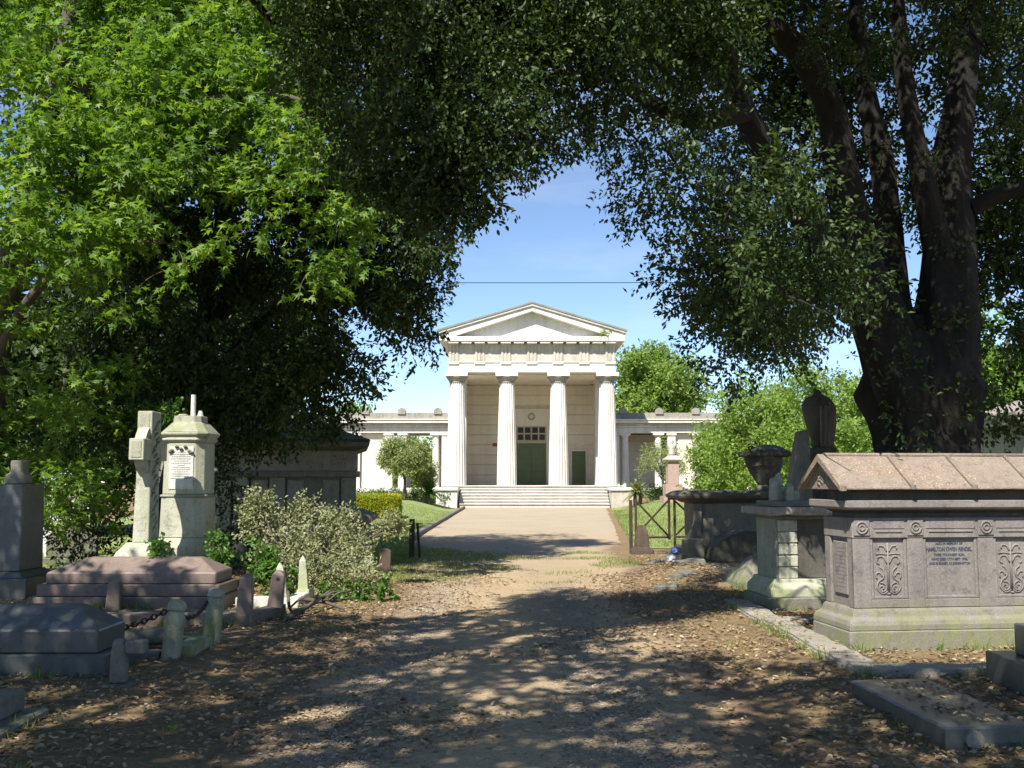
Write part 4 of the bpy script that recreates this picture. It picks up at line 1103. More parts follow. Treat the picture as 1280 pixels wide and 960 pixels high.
obj('sloping_cap', MB().octs([(.34,.115,2.261),(.22,.08,2.40),(.205,.08,2.405),(.20,.08,2.50)]), M_mossy, op, bevel=0.01, wear=0.006)
for k in range(13):
    w_ = random.uniform(.09, .145) if k not in (0, 6) else .05
    ln = MB(); x = -w_
    while x < w_:
        g = random.uniform(.008, .022); ln.box(x, min(x+g, w_), -.3115, -.3095, 1.975 - k*.03, 1.987 - k*.03); x += g + .007
    obj('inscription_line', ln, M_letterg, op)
lf = MB()
for x, z in ((-.13,2.0),(-.06,2.05),(.0,2.02),(.06,2.05),(.12,1.99),(-.15,1.98),(.15,1.97)):
    lf.tube(curve_pts([(x-.03,-.314,z),(x,-.326,z+.012),(x+.03,-.314,z-.01)],3),[.006,.02,.024,.02,.016,.012,.004],6)
obj('carved_leaves', lf, M_grey, op, smooth=True)
obj('metal_pole', MB().lathe([(.035,2.501),(.035,2.50+.31)], .03, 0, 14), M_marble, op, smooth=False)
obj('pole_stub', MB().lathe([(.045,2.501),(.025,2.58)], .13, .02, 12), M_marble, op)
obj('rubble', MB().octs([(.07,.03,2.501),(.06,.02,2.53)], -.11, 0), M_kerb, op, bevel=0.01, wear=0.01, seg=.04)

# shaded pillar at the left edge
lp = thing('pillar_monument', 'tall grey shaded pillar with a weathered yellowish cross stub at the left edge', 'monument', (-6.78, 13.1, 0))
obj('base', B(-.62, .58, -.2, .7, -.1, .34), M_greygr, lp, bevel=0.015)
obj('base_moulding', MB().rects([(.52,.42,.341),(.44,.34,.42)], 0, .25), M_greygr, lp, bevel=0.01)
obj('shaft', MB().rects([(.42,.32,.421),(.40,.30,1.54)], 0, .25), M_greygr, lp, bevel=0.012, wear=0.006)
obj('cross_stub', MB().prism([(.05,1.541),(.33,1.541),(.33,1.66),(.28,1.70),(.28,1.86),(.12,1.86),(.12,1.70),(.05,1.66)], .15, .35), M_grey, lp, bevel=0.015, wear=0.008, seg=.08)

# mausoleum with panelled front
mr = thing('mausoleum', 'low dark stone mausoleum with panelled front behind the wilted bush', 'mausoleum', (-3.58, 23.0, 0), R(9))
obj('wall', B(-4.3, 0, 0, 3.4, -.1, 2.28), M_grey, mr)
obj('frieze', B(-4.32, .03, -.05, -.001, 1.80, 2.27), M_kerb, mr, bevel=0.01)
obj('string_course', B(-4.36, .08, -.12, -.001, 1.66, 1.799), M_grey, mr, bevel=0.015)
for k in range(6):
    x = -.34 - k * .80
    if k != 1: obj('pilaster', B(x, x + .34, -.07, -.001, -.1, 1.659), M_kerb, mr, bevel=0.01)
    if k < 5: obj('front_panel', B(x - .42, x - .04, -.03, -.001, .1, 1.6), M_kerb, mr, bevel=0.01)
obj('cornice', MB().rects([(2.2,1.75,2.281),(2.42,1.98,2.36),(2.45,2.0,2.46)], -2.15, 1.7), M_grey, mr, bevel=0.015)
obj('roof', MB().loft([[(-4.6,-.3,2.461),(.3,-.3,2.461),(.3,3.7,2.461),(-4.6,3.7,2.461)],[(-4.6,-.3,2.52),(.3,-.3,2.52),(.3,3.7,2.52),(-4.6,3.7,2.52)],[(-3.6,.9,2.95),(-.9,.9,2.95),(-.9,2.5,2.95),(-3.6,2.5,2.95)]]), M_dark, mr, bevel=0.02, wear=0.012, seg=.4)
for k in range(4):
    c = -.25 - k*1.15
    for i in range(2):
        obj('frieze_carving', MB().tube([(c - i*.26 + (.05+.006*a)*math.cos(a*.5+2.2*i), -.053, 2.03 + (.05+.006*a)*math.sin(a*.5+2.2*i)) for a in range(9 + 3*i)], .018, 5), M_kerb, mr, smooth=True)

vt = thing('vault_tomb', 'stone tomb with curved scrolled lid behind the bush beside the lawn', 'tomb', (-3.5, 18.0, 0), R(4))
obj('body', B(0, .85, 0, 1.6, -.1, .9), M_grey, vt, bevel=0.015)
obj('curved_lid', MB().loft([[(x, y, .901 + q) for x, q in ((-.1,0),(.98,-.06),(.98,.05),(.80,.10),(.5,.18),(.2,.21),(-.1,.21))] for y in (1.7,-.1)]), M_grey, vt, bevel=0.02, wear=0.006)
for x, y, h, mt, lb in ((-2.42, 16.9, .38, M_lime, 'short pale stone post at the right end of the wilted bush'), (-2.18, 17.3, .42, M_wood, 'short dark stump beside the pale post at the bush end')):
    tag(obj('short_post', MB().rects([(.10,.09,-.1),(.095,.085,h*.9),(.06,.05,h)]), mt, bevel=0.012, wear=0.01, seg=.08, loc=(x, y, 0), rotz=R(12)), lb, 'post')
wp = thing('timber_gate_post', 'dark timber gate post beside the drive at the lawn corner', 'post', (-2.05, 20.6, 0), R(5))
obj('post', B(-.055, .055, -.05, .05, -.1, .80), M_wood, wp, bevel=0.008, wear=0.004)
wp = thing('timber_gate_post', 'thin leaning dark iron bar just right of the timber post', 'post', (-1.92, 20.6, 0), R(5))
obj('bar', MB().loft([[(-.025+d,-.02,z),(.025+d,-.02,z),(.025+d,.02,z),(-.025+d,.02,z)] for d, z in ((.04,-.1),(-.02,.72))]), M_iron, wp, bevel=0.005)
obj('hook', MB().tube([(-.02,0,.70),(.08,0,.70)], .012, 6), M_iron, wp)
# headstones glimpsed through the leaves at the left
for x, y, w, h, mt, lb in ((-9.2, 21, .75, 1.3, M_marble, 'white headstone glimpsed through leaves left of the cross'), (-10.6, 22.5, .7, 1.5, M_marble, 'pale tall headstone glimpsed at the far left'), (-8.3, 19, .9, .8, M_grey, 'low grey headstone behind the leaves left of the pink tomb'), (-11.8, 26, .9, 1.9, M_marble, 'farthest white headstone under the left trees')):
    g = thing('headstone', lb, 'headstone', (x, y, 0), R(12))
    obj('stone', MB().prism([(-w/2,.15),(w/2,.15),(w/2,h-.25),(w/4,h-.07),(0,h),(-w/4,h-.07),(-w/2,h-.25)], -.07, .07), mt, g, bevel=0.012)
    obj('base', B(-w/2-.1, w/2+.1, -.18, .18, -.1, .149), mt, g, bevel=0.015)

# overhead cable
tag(obj('overhead_cable', MB().tube([(-38 + i*3.9, 36, at(640, 353.5, 36).z + .0016*(-38+i*3.9)**2*.2) for i in range(21)], .014, 6), M_cable), 'thin overhead cable crossing the sky above the chapel', 'cable')

# ================================================================ TREES AND PLANTS
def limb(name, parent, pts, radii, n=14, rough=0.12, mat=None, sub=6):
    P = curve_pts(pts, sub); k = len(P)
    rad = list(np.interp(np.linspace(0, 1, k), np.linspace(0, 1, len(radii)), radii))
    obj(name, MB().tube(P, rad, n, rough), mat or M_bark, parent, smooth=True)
    return P
def A(px, py, Y): return at(px, py, Y)

# --- great evergreen oak behind the gabled tomb
oak = thing('evergreen_oak', 'huge dark evergreen oak with forked trunk behind the gabled tomb', 'tree', (5.35, 13.2, 0))
inv = Vector((-5.35, -13.2, 0))
def loc(P, o=inv): return [Vector(p) + o for p in P]
T = []
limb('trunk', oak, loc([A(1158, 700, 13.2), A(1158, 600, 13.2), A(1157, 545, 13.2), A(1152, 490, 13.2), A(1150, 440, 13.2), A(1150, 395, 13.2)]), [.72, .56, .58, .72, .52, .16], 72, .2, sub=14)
T += limb('limb', oak, loc([A(1135, 500, 13.0), A(1092, 400, 12.8), A(1035, 310, 12.3), A(978, 223, 11.8), A(926, 130, 11.2), A(900, 40, 10.6), A(860, -120, 10)]), [.36, .28, .21, .17, .135, .10, .05], 30, .16)
T += limb('limb', oak, loc([A(1140, 500, 13.2), A(1100, 400, 13.2), A(1076, 330, 13.1), A(1054, 223, 13), A(1037, 137, 12.8), A(990, 55, 12.4), A(915, 0, 12), A(820, -120, 11.4)]), [.46, .38, .28, .215, .18, .15, .12, .06], 32, .16)
T += limb('limb', oak, loc([A(1150, 500, 13.5), A(1120, 400, 13.6), A(1112, 309, 13.6), A(1102, 206, 13.7), A(1080, 100, 13.8), A(1065, -60, 14)]), [.40, .25, .18, .155, .13, .07], 28, .16)
T += limb('limb', oak, loc([A(1165, 500, 13.2), A(1184, 400, 13.2), A(1188, 330, 13.2), A(1186, 223, 13.3), A(1203, 100, 13.4), A(1230, -80, 13.6)]), [.50, .41, .34, .27, .17, .08], 36, .16)
T += limb('limb', oak, loc([A(1186, 430, 13.2), A(1176, 330, 13.1), A(1154, 230, 12.9), A(1130, 100, 12.8), A(1120, -60, 12.6)]), [.16, .20, .15, .115, .06], 20)
T += limb('limb', oak, loc([A(1215, 260, 13.2), A(1260, 240, 13), A(1330, 225, 12.7), A(1420, 190, 12.5)]), [.12, .10, .08, .05], 10)
T += limb('limb', oak, loc([A(930, 140, 11.2), A(870, 150, 10.2), A(800, 120, 9.2), A(730, 60, 8.6)]), [.13, .10, .07, .03], 10)
polyR = [(790,-120),(775,60),(782,150),(805,205),(812,262),(848,305),(872,360),(888,400),(905,440),(930,432),(985,440),(1030,412),(1040,385),(960,280),(900,200),(880,120),(880,-120)]
C1 = np.concatenate([region(polyR, 9.6, 1.3, 62), region([(870,-120),(960,-120),(900,120),(960,300),(1030,400),(980,430),(880,420)], 13.8, .8, 34)])
C2 = region([(880,-150),(1420,-150),(1420,420),(1230,420),(1210,300),(1090,300),(1070,380),(1000,430),(900,430)], 15.4, 1.4, 150)
C3 = region([(1215,120),(1420,120),(1420,560),(1300,560),(1235,545),(1225,400)], 14.6, 1.2, 36)
C4 = region([(900,-150),(1420,-150),(1420,110),(1250,130),(1010,60)], 11.2, .9, 18)
Ct = np.array([tuple(A(*p)) for p in ((1120,520,12.5),(1140,470,12.5),(1105,440,12.4),(1190,500,12.5),(1170,430,12.6),(1110,380,12.5),(1195,390,12.7),(1205,520,12.7),(1150,545,12.5),(1090,330,12.4),(1190,290,12.7),(1060,260,12.5),(1120,250,13.1),(1180,200,12.7),(1100,180,13.2),(1225,480,13),(1235,430,13))])
S, D = sprays(Ct, .3, 16, 1, .6); foliage('trunk_shoots', oak, L_oak, S + np.array(inv), D, 'oval', .075, .034, 6, .18, .4, .7, False)
# the crown above the frame
th = rng.uniform(0, 1, (105, 3)); C5 = np.stack([.2 + 9.5*th[:,0]**1.25, 10 + 7.5*th[:,1], 8.3 + 4*th[:,2]], 1)
C6 = region([(790,-60),(795,60),(798,140),(775,140),(740,118),(690,118),(660,130),(640,-60)], 8.6, .8, 20)
Cn = np.concatenate([C1, C4, C6]); o0 = np.array(inv)
S, D = sprays(Cn, rng.uniform(.35, .6, len(Cn)), 96, .8, .45)
k = sun_gaps(S); foliage('crown', oak, L_oak, S[k] + o0, D[k], 'diamond', .068, .033, 10, .20, .45, .7, False)
Cf = np.concatenate([C2, C3])
S, D = sprays(Cf, rng.uniform(.45, .75, len(Cf)), 52, .8, .5)
foliage('crown', oak, L_oak, S + o0, D, 'diamond', .104, .052, 10, .26, .45, .7, False)
C7 = np.stack([rng.uniform(2.2, 5.6, 34), rng.uniform(8.2, 10.4, 34), rng.uniform(7.4, 9.6, 34)], 1); C5 = np.concatenate([C5, C7])
S, D = sprays(C5, rng.uniform(.8, 1.2, len(C5)), 40, .8, .5)
k = sun_gaps(S); foliage('upper_crown', oak, L_oak, S[k] + o0, D[k], 'diamond', .165, .085, 8, .3, .4, .7, False)
branches('twigs', oak, M_bark, T, [Vector(c) + inv for c in np.concatenate([Cn, Cf[::2], C5[::2]])], .035)

# --- dark evergreen on the left above the mausoleum
yew = thing('evergreen_tree', 'dense dark evergreen tree hanging over the low mausoleum on the left', 'tree', (-6.6, 19.5, 0))
inv2 = Vector((6.6, -19.5, 0)); o2 = np.array(inv2)
T2 = limb('trunk', yew, loc([(-6.6, 19.5, -.2), (-6.5, 19.5, 1.5), (-6.2, 19.4, 3.2), (-5.8, 19.2, 5.5), (-5.5, 19, 8.5)], inv2), [.42, .36, .30, .24, .10], 16)
for pts in ([(-6.2,19.4,3.0),(-4.8,18.8,4.6),(-3.2,18.3,5.4),(-2.0,18,5.8)], [(-6.4,19.4,2.2),(-7.8,18.8,3.6),(-9,18.4,4.8)], [(-6,19.3,4.2),(-4.4,18,6.6),(-3.2,17.4,8.2)], [(-6.3,19.4,2.6),(-4.9,18.6,3.0),(-3.6,18.2,3.3)]):
    T2 += limb('limb', yew, loc(pts, inv2), [.17, .12, .08, .03], 10)
polyL = [(110,230),(330,200),(430,215),(520,250),(558,290),(556,335),(538,378),(528,410),(506,440),(484,468),(450,492),(430,505),(380,540),(330,552),(250,548),(110,560)]
Cl = np.concatenate([region(polyL, 18.2, 1.5, 190), region([(430,-80),(540,-60),(548,200),(562,290),(520,260),(440,240),(360,200),(330,0)], 17.5, 1.3, 44)])
th = rng.uniform(0, 1, (55, 3)); Cu = np.stack([-9.5 + 7.3*th[:,0], 16.5 + 5*th[:,1], 7.2 + 4.2*th[:,2]], 1)
S, D = sprays(Cl, rng.uniform(.35, .62, len(Cl)), 53, .85, .5)
foliage('crown', yew, L_oak, S + o2, D, 'diamond', .108, .055, 10, .26, .5, .7, False)
S, D = sprays(Cu, rng.uniform(.7, 1.1, len(Cu)), 70, .85, .5)
foliage('upper_crown', yew, L_oak, S + o2, D, 'diamond', .13, .065, 8, .3, .5, .7, False)
branches('twigs', yew, M_bark, T2, [Vector(c) + inv2 for c in np.concatenate([Cl[::2], Cu[::2]])], .03)

# --- maple, bright in the sun at the upper left
mpl = thing('maple_tree', 'sunlit bright green maple filling the upper left', 'tree', (-8.6, 16.0, 0))
inv3 = Vector((8.6, -16.0, 0)); o3 = np.array(inv3)
T3 = limb('trunk', mpl, loc([(-8.6,16,-.2),(-8.5,15.9,2),(-8.2,15.7,4),(-7.6,15.6,7),(-7,15.8,11)], inv3), [.36, .30, .26, .20, .08], 14, mat=M_barkl)
for pts, r in (([(-8.2,15.7,4.2),(-7,15.2,6),(-5.4,14.8,7.2),(-3.6,14.6,7.4),(-2.6,14.5,7)], .13), ([(-8.3,15.7,3.2),(-7.4,15,4.3),(-6.2,14.4,5),(-5.0,14,5)], .10), ([(-7.7,15.6,6.4),(-6.4,15.6,8.6),(-4.8,15.8,9.6),(-3.4,15.8,9.8)], .12)):
    T3 += limb('limb', mpl, loc(pts, inv3), [r, r*.75, r*.55, r*.35, r*.15][:len(pts)], 10, mat=M_barkl)
T3 += limb('limb', mpl, loc([A(98,110,16.5), A(82,70,16.5), A(72,30,16.5), A(78,-60,16.5)], inv3), [.09, .09, .08, .05], 10, mat=M_barkl)
polyM = [(-120,-120),(290,-120),(355,40),(385,140),(425,215),(436,260),(425,305),(380,300),(310,270),(265,315),(200,350),(120,380),(40,390),(-120,390)]
Cm = region(polyM, 15.0, .7, 120, .5)
Cm2 = region([(100,-120),(330,-120),(380,120),(425,210),(432,290),(300,275),(200,300),(120,340),(60,300)], 14.6, .45, 62, .5)
Cb = region([(-60,-100),(330,-100),(330,60),(250,110),(60,110),(-60,200)], 17.2, .8, 40)
Ce = np.array([tuple(A(*p)) for p in ((415,322,13.8),(455,265,13.9),(395,335,13.8),(372,375,13.7),(400,355,13.8),(60,400,13.6),(30,405,13.5),(150,380,13.6),(230,335,13.7),(275,305,13.8),(330,290,13.8),(445,325,13.9))])
S, D = sprays(np.concatenate([Cm, Cm2]), .52, 28, .5, .6); S2, D2 = sprays(Ce, .28, 14, .5, .6); S3, D3 = sprays(Cb, .6, 20, .6, .6)
S, D = np.concatenate([S, S2, S3]), np.concatenate([D, D2, D3]); D[:, 2] *= .3
k = sun_gaps(S); foliage('crown', mpl, L_maple, S[k] + o3, D[k], 'palm', .138, .12, 6, .32, .30, 1.2, False, .65)
Cd = region([(-120,430),(60,425),(140,440),(165,500),(150,600),(120,680),(20,690),(-120,690)], 15.6, 1.2, 44)
S, D = sprays(Cd, .5, 26, .6, .6); D[:, 2] *= .3
foliage('lower_crown', mpl, L_maple, S + o3, D, 'palm', .12, .11, 5, .26, .35, 1.2, False, .6)
th = rng.uniform(0, 1, (40, 3)); Cu = np.stack([-10 + 6*th[:,0], 16 + 3*th[:,1], 9.5 + 3*th[:,2]], 1)
S, D = sprays(Cu, .9, 24, .7, .5); k = sun_gaps(S); foliage('upper_crown', mpl, L_maple, S[k] + o3, D[k], 'palm', .15, .14, 5, .3, .3, 1.2, False)
branches('twigs', mpl, M_barkl, T3, [Vector(c) + inv3 for c in np.concatenate([Cm, Cm2, Cd, Cb[::2], Ce])], .014)

# --- evergreen reaching over from the left, whose boughs shade the foreground
ovr = thing('overhanging_oak', 'dark evergreen boughs hanging across the top centre of the view', 'tree', (-6.4, -1.5, 0))
inv4 = Vector((6.4, 1.5, 0)); o4 = np.array(inv4)
T4 = limb('trunk', ovr, loc([(-6.4,-1.5,-.2),(-6.3,-1.4,2),(-5.9,-1,4.5),(-5.3,-.4,7),(-4.8,0,10)], inv4), [.55,.46,.38,.3,.12], 18)
for pts in ([(-5.9,-1,4.4),(-4.4,2,6.6),(-2.6,5,7.2),(-1.2,7.2,6.6),(-.2,8.4,5.9)], [(-5.6,-.7,5.6),(-3.4,.4,7.6),(-.6,1.6,8.2),(2,2.6,7.8)], [(-5.8,-.9,5),(-5.4,2.4,6.8),(-4.6,5,7),(-3,7.2,6.4),(-2.1,8.4,5.6)], [(-5.4,-.5,6.8),(-4,-2,9),(-1.5,-3,10)]):
    T4 += limb('limb', ovr, loc(pts, inv4), [.20,.15,.11,.07,.03][:len(pts)], 12)
polyC = [(330,-120),(385,40),(400,130),(450,185),(520,225),(562,252),(590,250),(618,215),(640,180),(680,135),(700,-120)]
Cc = np.concatenate([region(polyC, 8.4, .7, 60), region([(390,-80),(400,80),(450,150),(540,190),(600,200),(640,150),(650,-80)], 9.2, .5, 26)])
Cq = np.array([tuple(A(*p)) for p in ((560,262,8.4),(578,258,8.3),(602,246,8.2),(638,208,8.2),(662,182,8.3),(690,164,8.4),(718,158,8.5),(540,255,8.5),(505,245,8.6),(470,225,8.6),(425,190,8.6))])
S, D = sprays(Cc, rng.uniform(.3, .5, len(Cc)), 72, .8, .5); S2, D2 = sprays(Cq, .2, 40, .9, .6)
S, D = np.concatenate([S, S2]), np.concatenate([D, D2])
foliage('crown', ovr, L_oak, S + o4, D, 'oval', .056, .026, 10, .19, .5, .7, False)
# boughs above and behind the camera: heights 6 to 9 m
Cs = []
for gx_ in np.arange(-8.6, 6.2, .56):
    for gy_ in np.arange(1.5, 15, .56):
        lim = (14.6 if gx_ < -5.6 else 12.8 if gx_ < -3.0 else 11.5) if gx_ < 1.4 else 9.0 - .45*(gx_ - 1.4)
        x, y = gx_ + random.uniform(-.3,.3), gy_ + random.uniform(-.3,.3)
        if y > lim + .5*mnoise.noise((x*.8, y*.8, 4)): continue
        if mnoise.noise((x*.9 + 3, y*.9, 9)) > .52: continue
        zh = random.uniform(6.3, 8.8)
        Cs.append((x - .354*zh, y - .76*zh, zh))
Cs = np.array(Cs)
S, D = sprays(Cs, rng.uniform(.42, .62, len(Cs)), 24, .7, .5)
k = sun_gaps(S); foliage('shade_crown', ovr, L_oak, S[k] + o4, D[k], 'diamond', .17, .09, 8, .28, .3, .9, False)
branches('twigs', ovr, M_bark, T4, [Vector(c) + inv4 for c in np.concatenate([Cc, Cq, Cs[::4]])], .028)

# --- round bright trees
def round_tree(name, label, base, h, rad, ncl, mat, leafL, leafW, per=60, lv=7, trunk_r=.22, tmat=None, low=.3, shape='diamond', sub=None, group=None, flat=.8, sh=.55):
    t = thing(name, label, 'tree', base, 0, group)
    TT = limb('trunk', t, [(0,0,-.2),(.05,0,h*.3),(-.05,.05,h*.55),(0,0,h*.85)], [trunk_r,trunk_r*.8,trunk_r*.55,trunk_r*.15], 10, mat=tmat or M_barkl)
    zc = h*(.5+low/2); hz = h*(1-low)/2
    d = unit(rng.normal(size=(ncl,3))); r_ = rng.uniform(0.25,1,ncl)**.5
    off_ = random.uniform(0, 90)
    lump = np.array([1 + .6*mnoise.noise((q[0]*1.7+off_, q[1]*1.7, q[2]*1.7)) for q in d])
    C = d*(r_*lump)[:,None]*np.array([rad,rad,hz])*.86 + np.array([0,0,zc])
    for _ in range(5):
        a = random.uniform(0,6.28); TT += limb('limb', t, [(0,0,h*random.uniform(.3,.5)),(rad*.3*math.cos(a),rad*.3*math.sin(a),h*.6),(rad*.6*math.cos(a),rad*.6*math.sin(a),h*random.uniform(.6,.8))], [trunk_r*.45,trunk_r*.3,trunk_r*.1], 7, mat=tmat or M_barkl, sub=3)
    S, D = sprays(C, rng.uniform(.11,.27,ncl)*rad, per, flat, sh)
    foliage('crown', t, mat, S, D, shape, leafL, leafW, lv, leafL*2.4, .3, .9, False)
    return t
p = at(822, 600, 84); round_tree('broadleaf_tree', 'bright green rounded tree behind the right wing of the chapel', (p.x, 84, 0), 14.2, 4.6, 130, L_lime, .32, .21, 46, 6, .35, low=.2)
p = at(462, 600, 88); round_tree('broadleaf_tree', 'small treetop peeping over the left wing', (p.x-1.5, 88, 0), 8.8, 3.2, 60, L_lime, .26, .17, 50, 6)
for px, Y, h, r, lb in ((948, 38, 5.6, 2.1, 'yellow green bushy tree, the left one between wing and big trunk'), (1030, 36, 6.1, 2.3, 'yellow green bushy tree behind the draped urn'), (905, 44, 4.6, 1.7, 'light green shrub tree beside the end of the right wing'), (1105, 40, 6.0, 2.2, 'yellow green tree behind the pale obelisk'), (985, 45, 6.4, 2.4, 'taller green tree behind the bushy pair')):
    p = at(px, 600, Y); round_tree('bushy_tree', lb, (p.x, Y, 0), h, r, 105, L_lime, .15, .08, 36, 6, .12, low=.02, sh=.6, group='bushy trees right of the chapel')
for px, Y, h, r, lb in ((1270, 34, 8, 3.2, 'dark green tree behind the pale mausoleum at the right edge'), (1200, 46, 8, 3.2, 'dark green background tree seen right of the big trunk'), (1390, 40, 10, 4, 'dark background tree beyond the right edge')):
    p = at(px, 600, Y); round_tree('background_tree', lb, (p.x, Y, 0), h, r, 80, L_maple, .22, .15, 36, 6, .2, low=.05, group='background trees')
for px, Y, h, r, lb in ((40, 30, 8.5, 3.4, 'dark background tree at the far left behind the maple'), (180, 29, 11, 3.4, 'tall dark background tree behind the ring cross'), (300, 28.5, 10.5, 2.7, 'tall dark background tree behind the mausoleum roof'), (-90, 27, 9, 3.4, 'dark background tree beyond the left edge')):
    p = at(px, 600, Y); round_tree('background_tree', lb, (p.x, Y, 0), h, r, 80, L_oak, .28, .17, 30, 6, .2, low=.02, group='background trees', tmat=M_bark)
p = at(505, 618, 53.5); round_tree('small_tree', 'small rounded olive green tree on the lawn before the left wing', (p.x, 53.5, height(p.x,53.5)), 3.5, 1.55, 60, L_olive, .13, .065, 42, 7, .10, low=.30, flat=.75)
p = at(532, 618, 54.5); round_tree('small_tree', 'lower olive shrub tree touching the portico column on the left', (p.x, 54.5, height(p.x,54.5)), 2.4, .75, 26, L_olive, .12, .06, 30, 7, .06, low=.3)
p = at(828, 618, 55); round_tree('small_tree', 'thin open olive tree before the right wing', (p.x, 55, height(p.x,55)), 3.3, 1.75, 34, L_olive, .11, .05, 22, 6, .08, low=.35)
for x0, lb in ((-30, 'long dark tree belt far behind the left wing'), (22, 'long dark tree belt far behind the right wing')):
    g = thing('tree_belt', lb, 'trees', (x0, 125, 0)); g['kind'] = 'stuff'
    Cc_ = np.stack([rng.uniform(-34,34,170), rng.uniform(-4,4,170), rng.uniform(.5,5.5,170)], 1)
    S, D = sprays(Cc_, 2.0, 20, .8, .5); foliage('foliage', g, L_lime, S, D, 'diamond', .7, .5, 6, 1.0, .3, .9, False)['kind'] = 'stuff'

# --- hedge, strap plants, bushes
hd = thing('clipped_hedge', 'clipped golden yellow hedge on the lawn beside the mausoleum', 'hedge', (-5.45, 41, height(-5.45,41)))
obj('core', B(-.85, .72, -.6, .6, -.05, .78), L_ivy, hd, bevel=.1)
n = 9000; q = rng.uniform(-1,1,(n,3)); ax = rng.integers(0,3,n); sg = np.where(rng.random(n) < .5, -1, 1)
q[np.arange(n), ax] = sg
S = q*np.array([.84,.64,.44]) + np.array([-.06,0,.42]) + rng.normal(size=(n,3))*.03
nn = np.zeros((n,3)); nn[np.arange(n), ax] = sg
foliage('foliage', hd, L_gold, S, nn, 'diamond', .06, .035, 3, .06, -.2, .6, False)
def strap_plant(label, base, nl, L, mat, w=.07):
    t = thing('strap_leaved_plant', label, 'plant', base)
    obj('stem', MB().lathe([(.22,-.1),(.25,.25),(.22,.6),(.12,.8)], n=14, flute=.15, nfl=6), M_barkl, t, smooth=True)
    mb_v, mb_f, tn = [], [], []
    for i in range(nl):
        a = random.uniform(0,6.28); el = random.uniform(-.3,1.45); d = Vector((math.cos(a)*math.cos(el), math.sin(a)*math.cos(el), math.sin(el)))
        sd = Vector((-math.sin(a), math.cos(a), 0)); ll = L*random.uniform(.7,1.1); o = len(mb_v)
        for k in range(5):
            u = k/4; p_ = Vector((0,0,.7)) + d*ll*u - Vector((0,0,.35*u*u*ll)); ww = w*(1-u**1.6)+.004
            mb_v += [tuple(p_ - sd*ww), tuple(p_ + sd*ww)]
        for k in range(4): mb_f.append((o+2*k,o+2*k+1,o+2*k+3,o+2*k+2)); tn.append(random.random())
    link('leaves', fast_mesh('leaves', np.array(mb_v), np.array(mb_f).ravel(), np.full(len(mb_f),4,np.int32), mat, np.array(tn)), mat, t)
p = at(797, 622, 53.5); strap_plant('spiky pale strap leaved plant beside the right step pier', (p.x, 53.5, height(p.x,53.5)), 120, 1.15, L_spiky)
p = at(537, 622, 54); strap_plant('dark spiky plant beside the left step pier', (p.x, 54, height(p.x,54)), 130, 1.0, L_ivy)
p = at(816, 618, 55); q_ = thing('shrub', 'dark rounded low shrub right of the spiky pale plant', 'shrub', (p.x, 55, height(p.x,55)))
S, D = sprays(rng.normal(size=(16,3))*np.array([.35,.2,.2])+np.array([0,0,.4]), .3, 40); foliage('foliage', q_, L_oak, S, D, 'diamond', .08, .045, 6, .15, .2, .9, False)
obj('stems', MB().tube([(0,0,-.1),(.05,0,.5)], [.05,.02], 6), M_bark, q_)
for px, Y, lb, wd in ((868, 56, 'low green planting along the base of the right wing', 2.2), (470, 57, 'dark low planting along the base of the left wing', 2.4), (545, 57.5, 'dark low shrubs in the corner by the left step pier', .7)):
    p = at(px, 618, Y); q_ = thing('low_planting', lb, 'planting', (p.x, Y, height(p.x,Y)))
    S, D = sprays(np.stack([rng.uniform(-wd,wd,40), rng.uniform(-.3,.3,40), rng.uniform(.1,.5,40)],1), .28, 36); foliage('foliage', q_, L_ivy, S, D, 'diamond', .09, .05, 6, .15, .2, .9, False)
    obj('stems', MB().tube([(-wd*.8,0,.05),(wd*.8,0,.12)], .03, 6), M_bark, q_)
wd_ = thing('roof_weed', 'tuft of weeds growing on the right end of the cornice', 'weed', (at(757,424,59).x, 58.98, z_gei+.01))
S, D = sprays(np.array([[0,0,.12],[.1,0,.2],[-.12,0,.1]]), .16, 16); foliage('foliage', wd_, L_lime, S, D, 'diamond', .16, .04, 5, .25, -.4, .9, False)

for lb, pts in (('dark evergreen shrub behind the leaves left of the ring cross', ((60,560,17.5,.5),(110,520,18,.55),(150,560,17.6,.5),(120,620,17.4,.5),(70,640,17.2,.5),(150,660,17.2,.45),(40,600,17.6,.5),(100,680,17,.4),(160,600,17.6,.45),(20,660,17.2,.5))),
                ('dark evergreen shrub between octagonal pedestal and mausoleum', ((278,600,17.5,.45),(290,650,17.2,.42),(275,690,16.8,.4),(300,560,18,.45),(262,560,18,.45)))):
    cc = np.array([(*at(a_, b_, c_), r) for a_, b_, c_, r in pts]); bs_ = np.array([cc[:,0].mean(), cc[:,1].mean(), 0])
    sh = thing('evergreen_shrub', lb, 'shrub', bs_, 0, 'dark shrubs under the left trees')
    S, D = sprays(cc[:,:3] - bs_, cc[:,3], 60, .9, .5); foliage('foliage', sh, L_oak, S, D, 'diamond', .09, .045, 8, .22, .4, .7, False)
    branches('twigs', sh, M_bark, [(0,0,-.05),(0,0,.3),(.05,0,.7)], [Vector(q) for q in cc[:,:3] - bs_], .025)
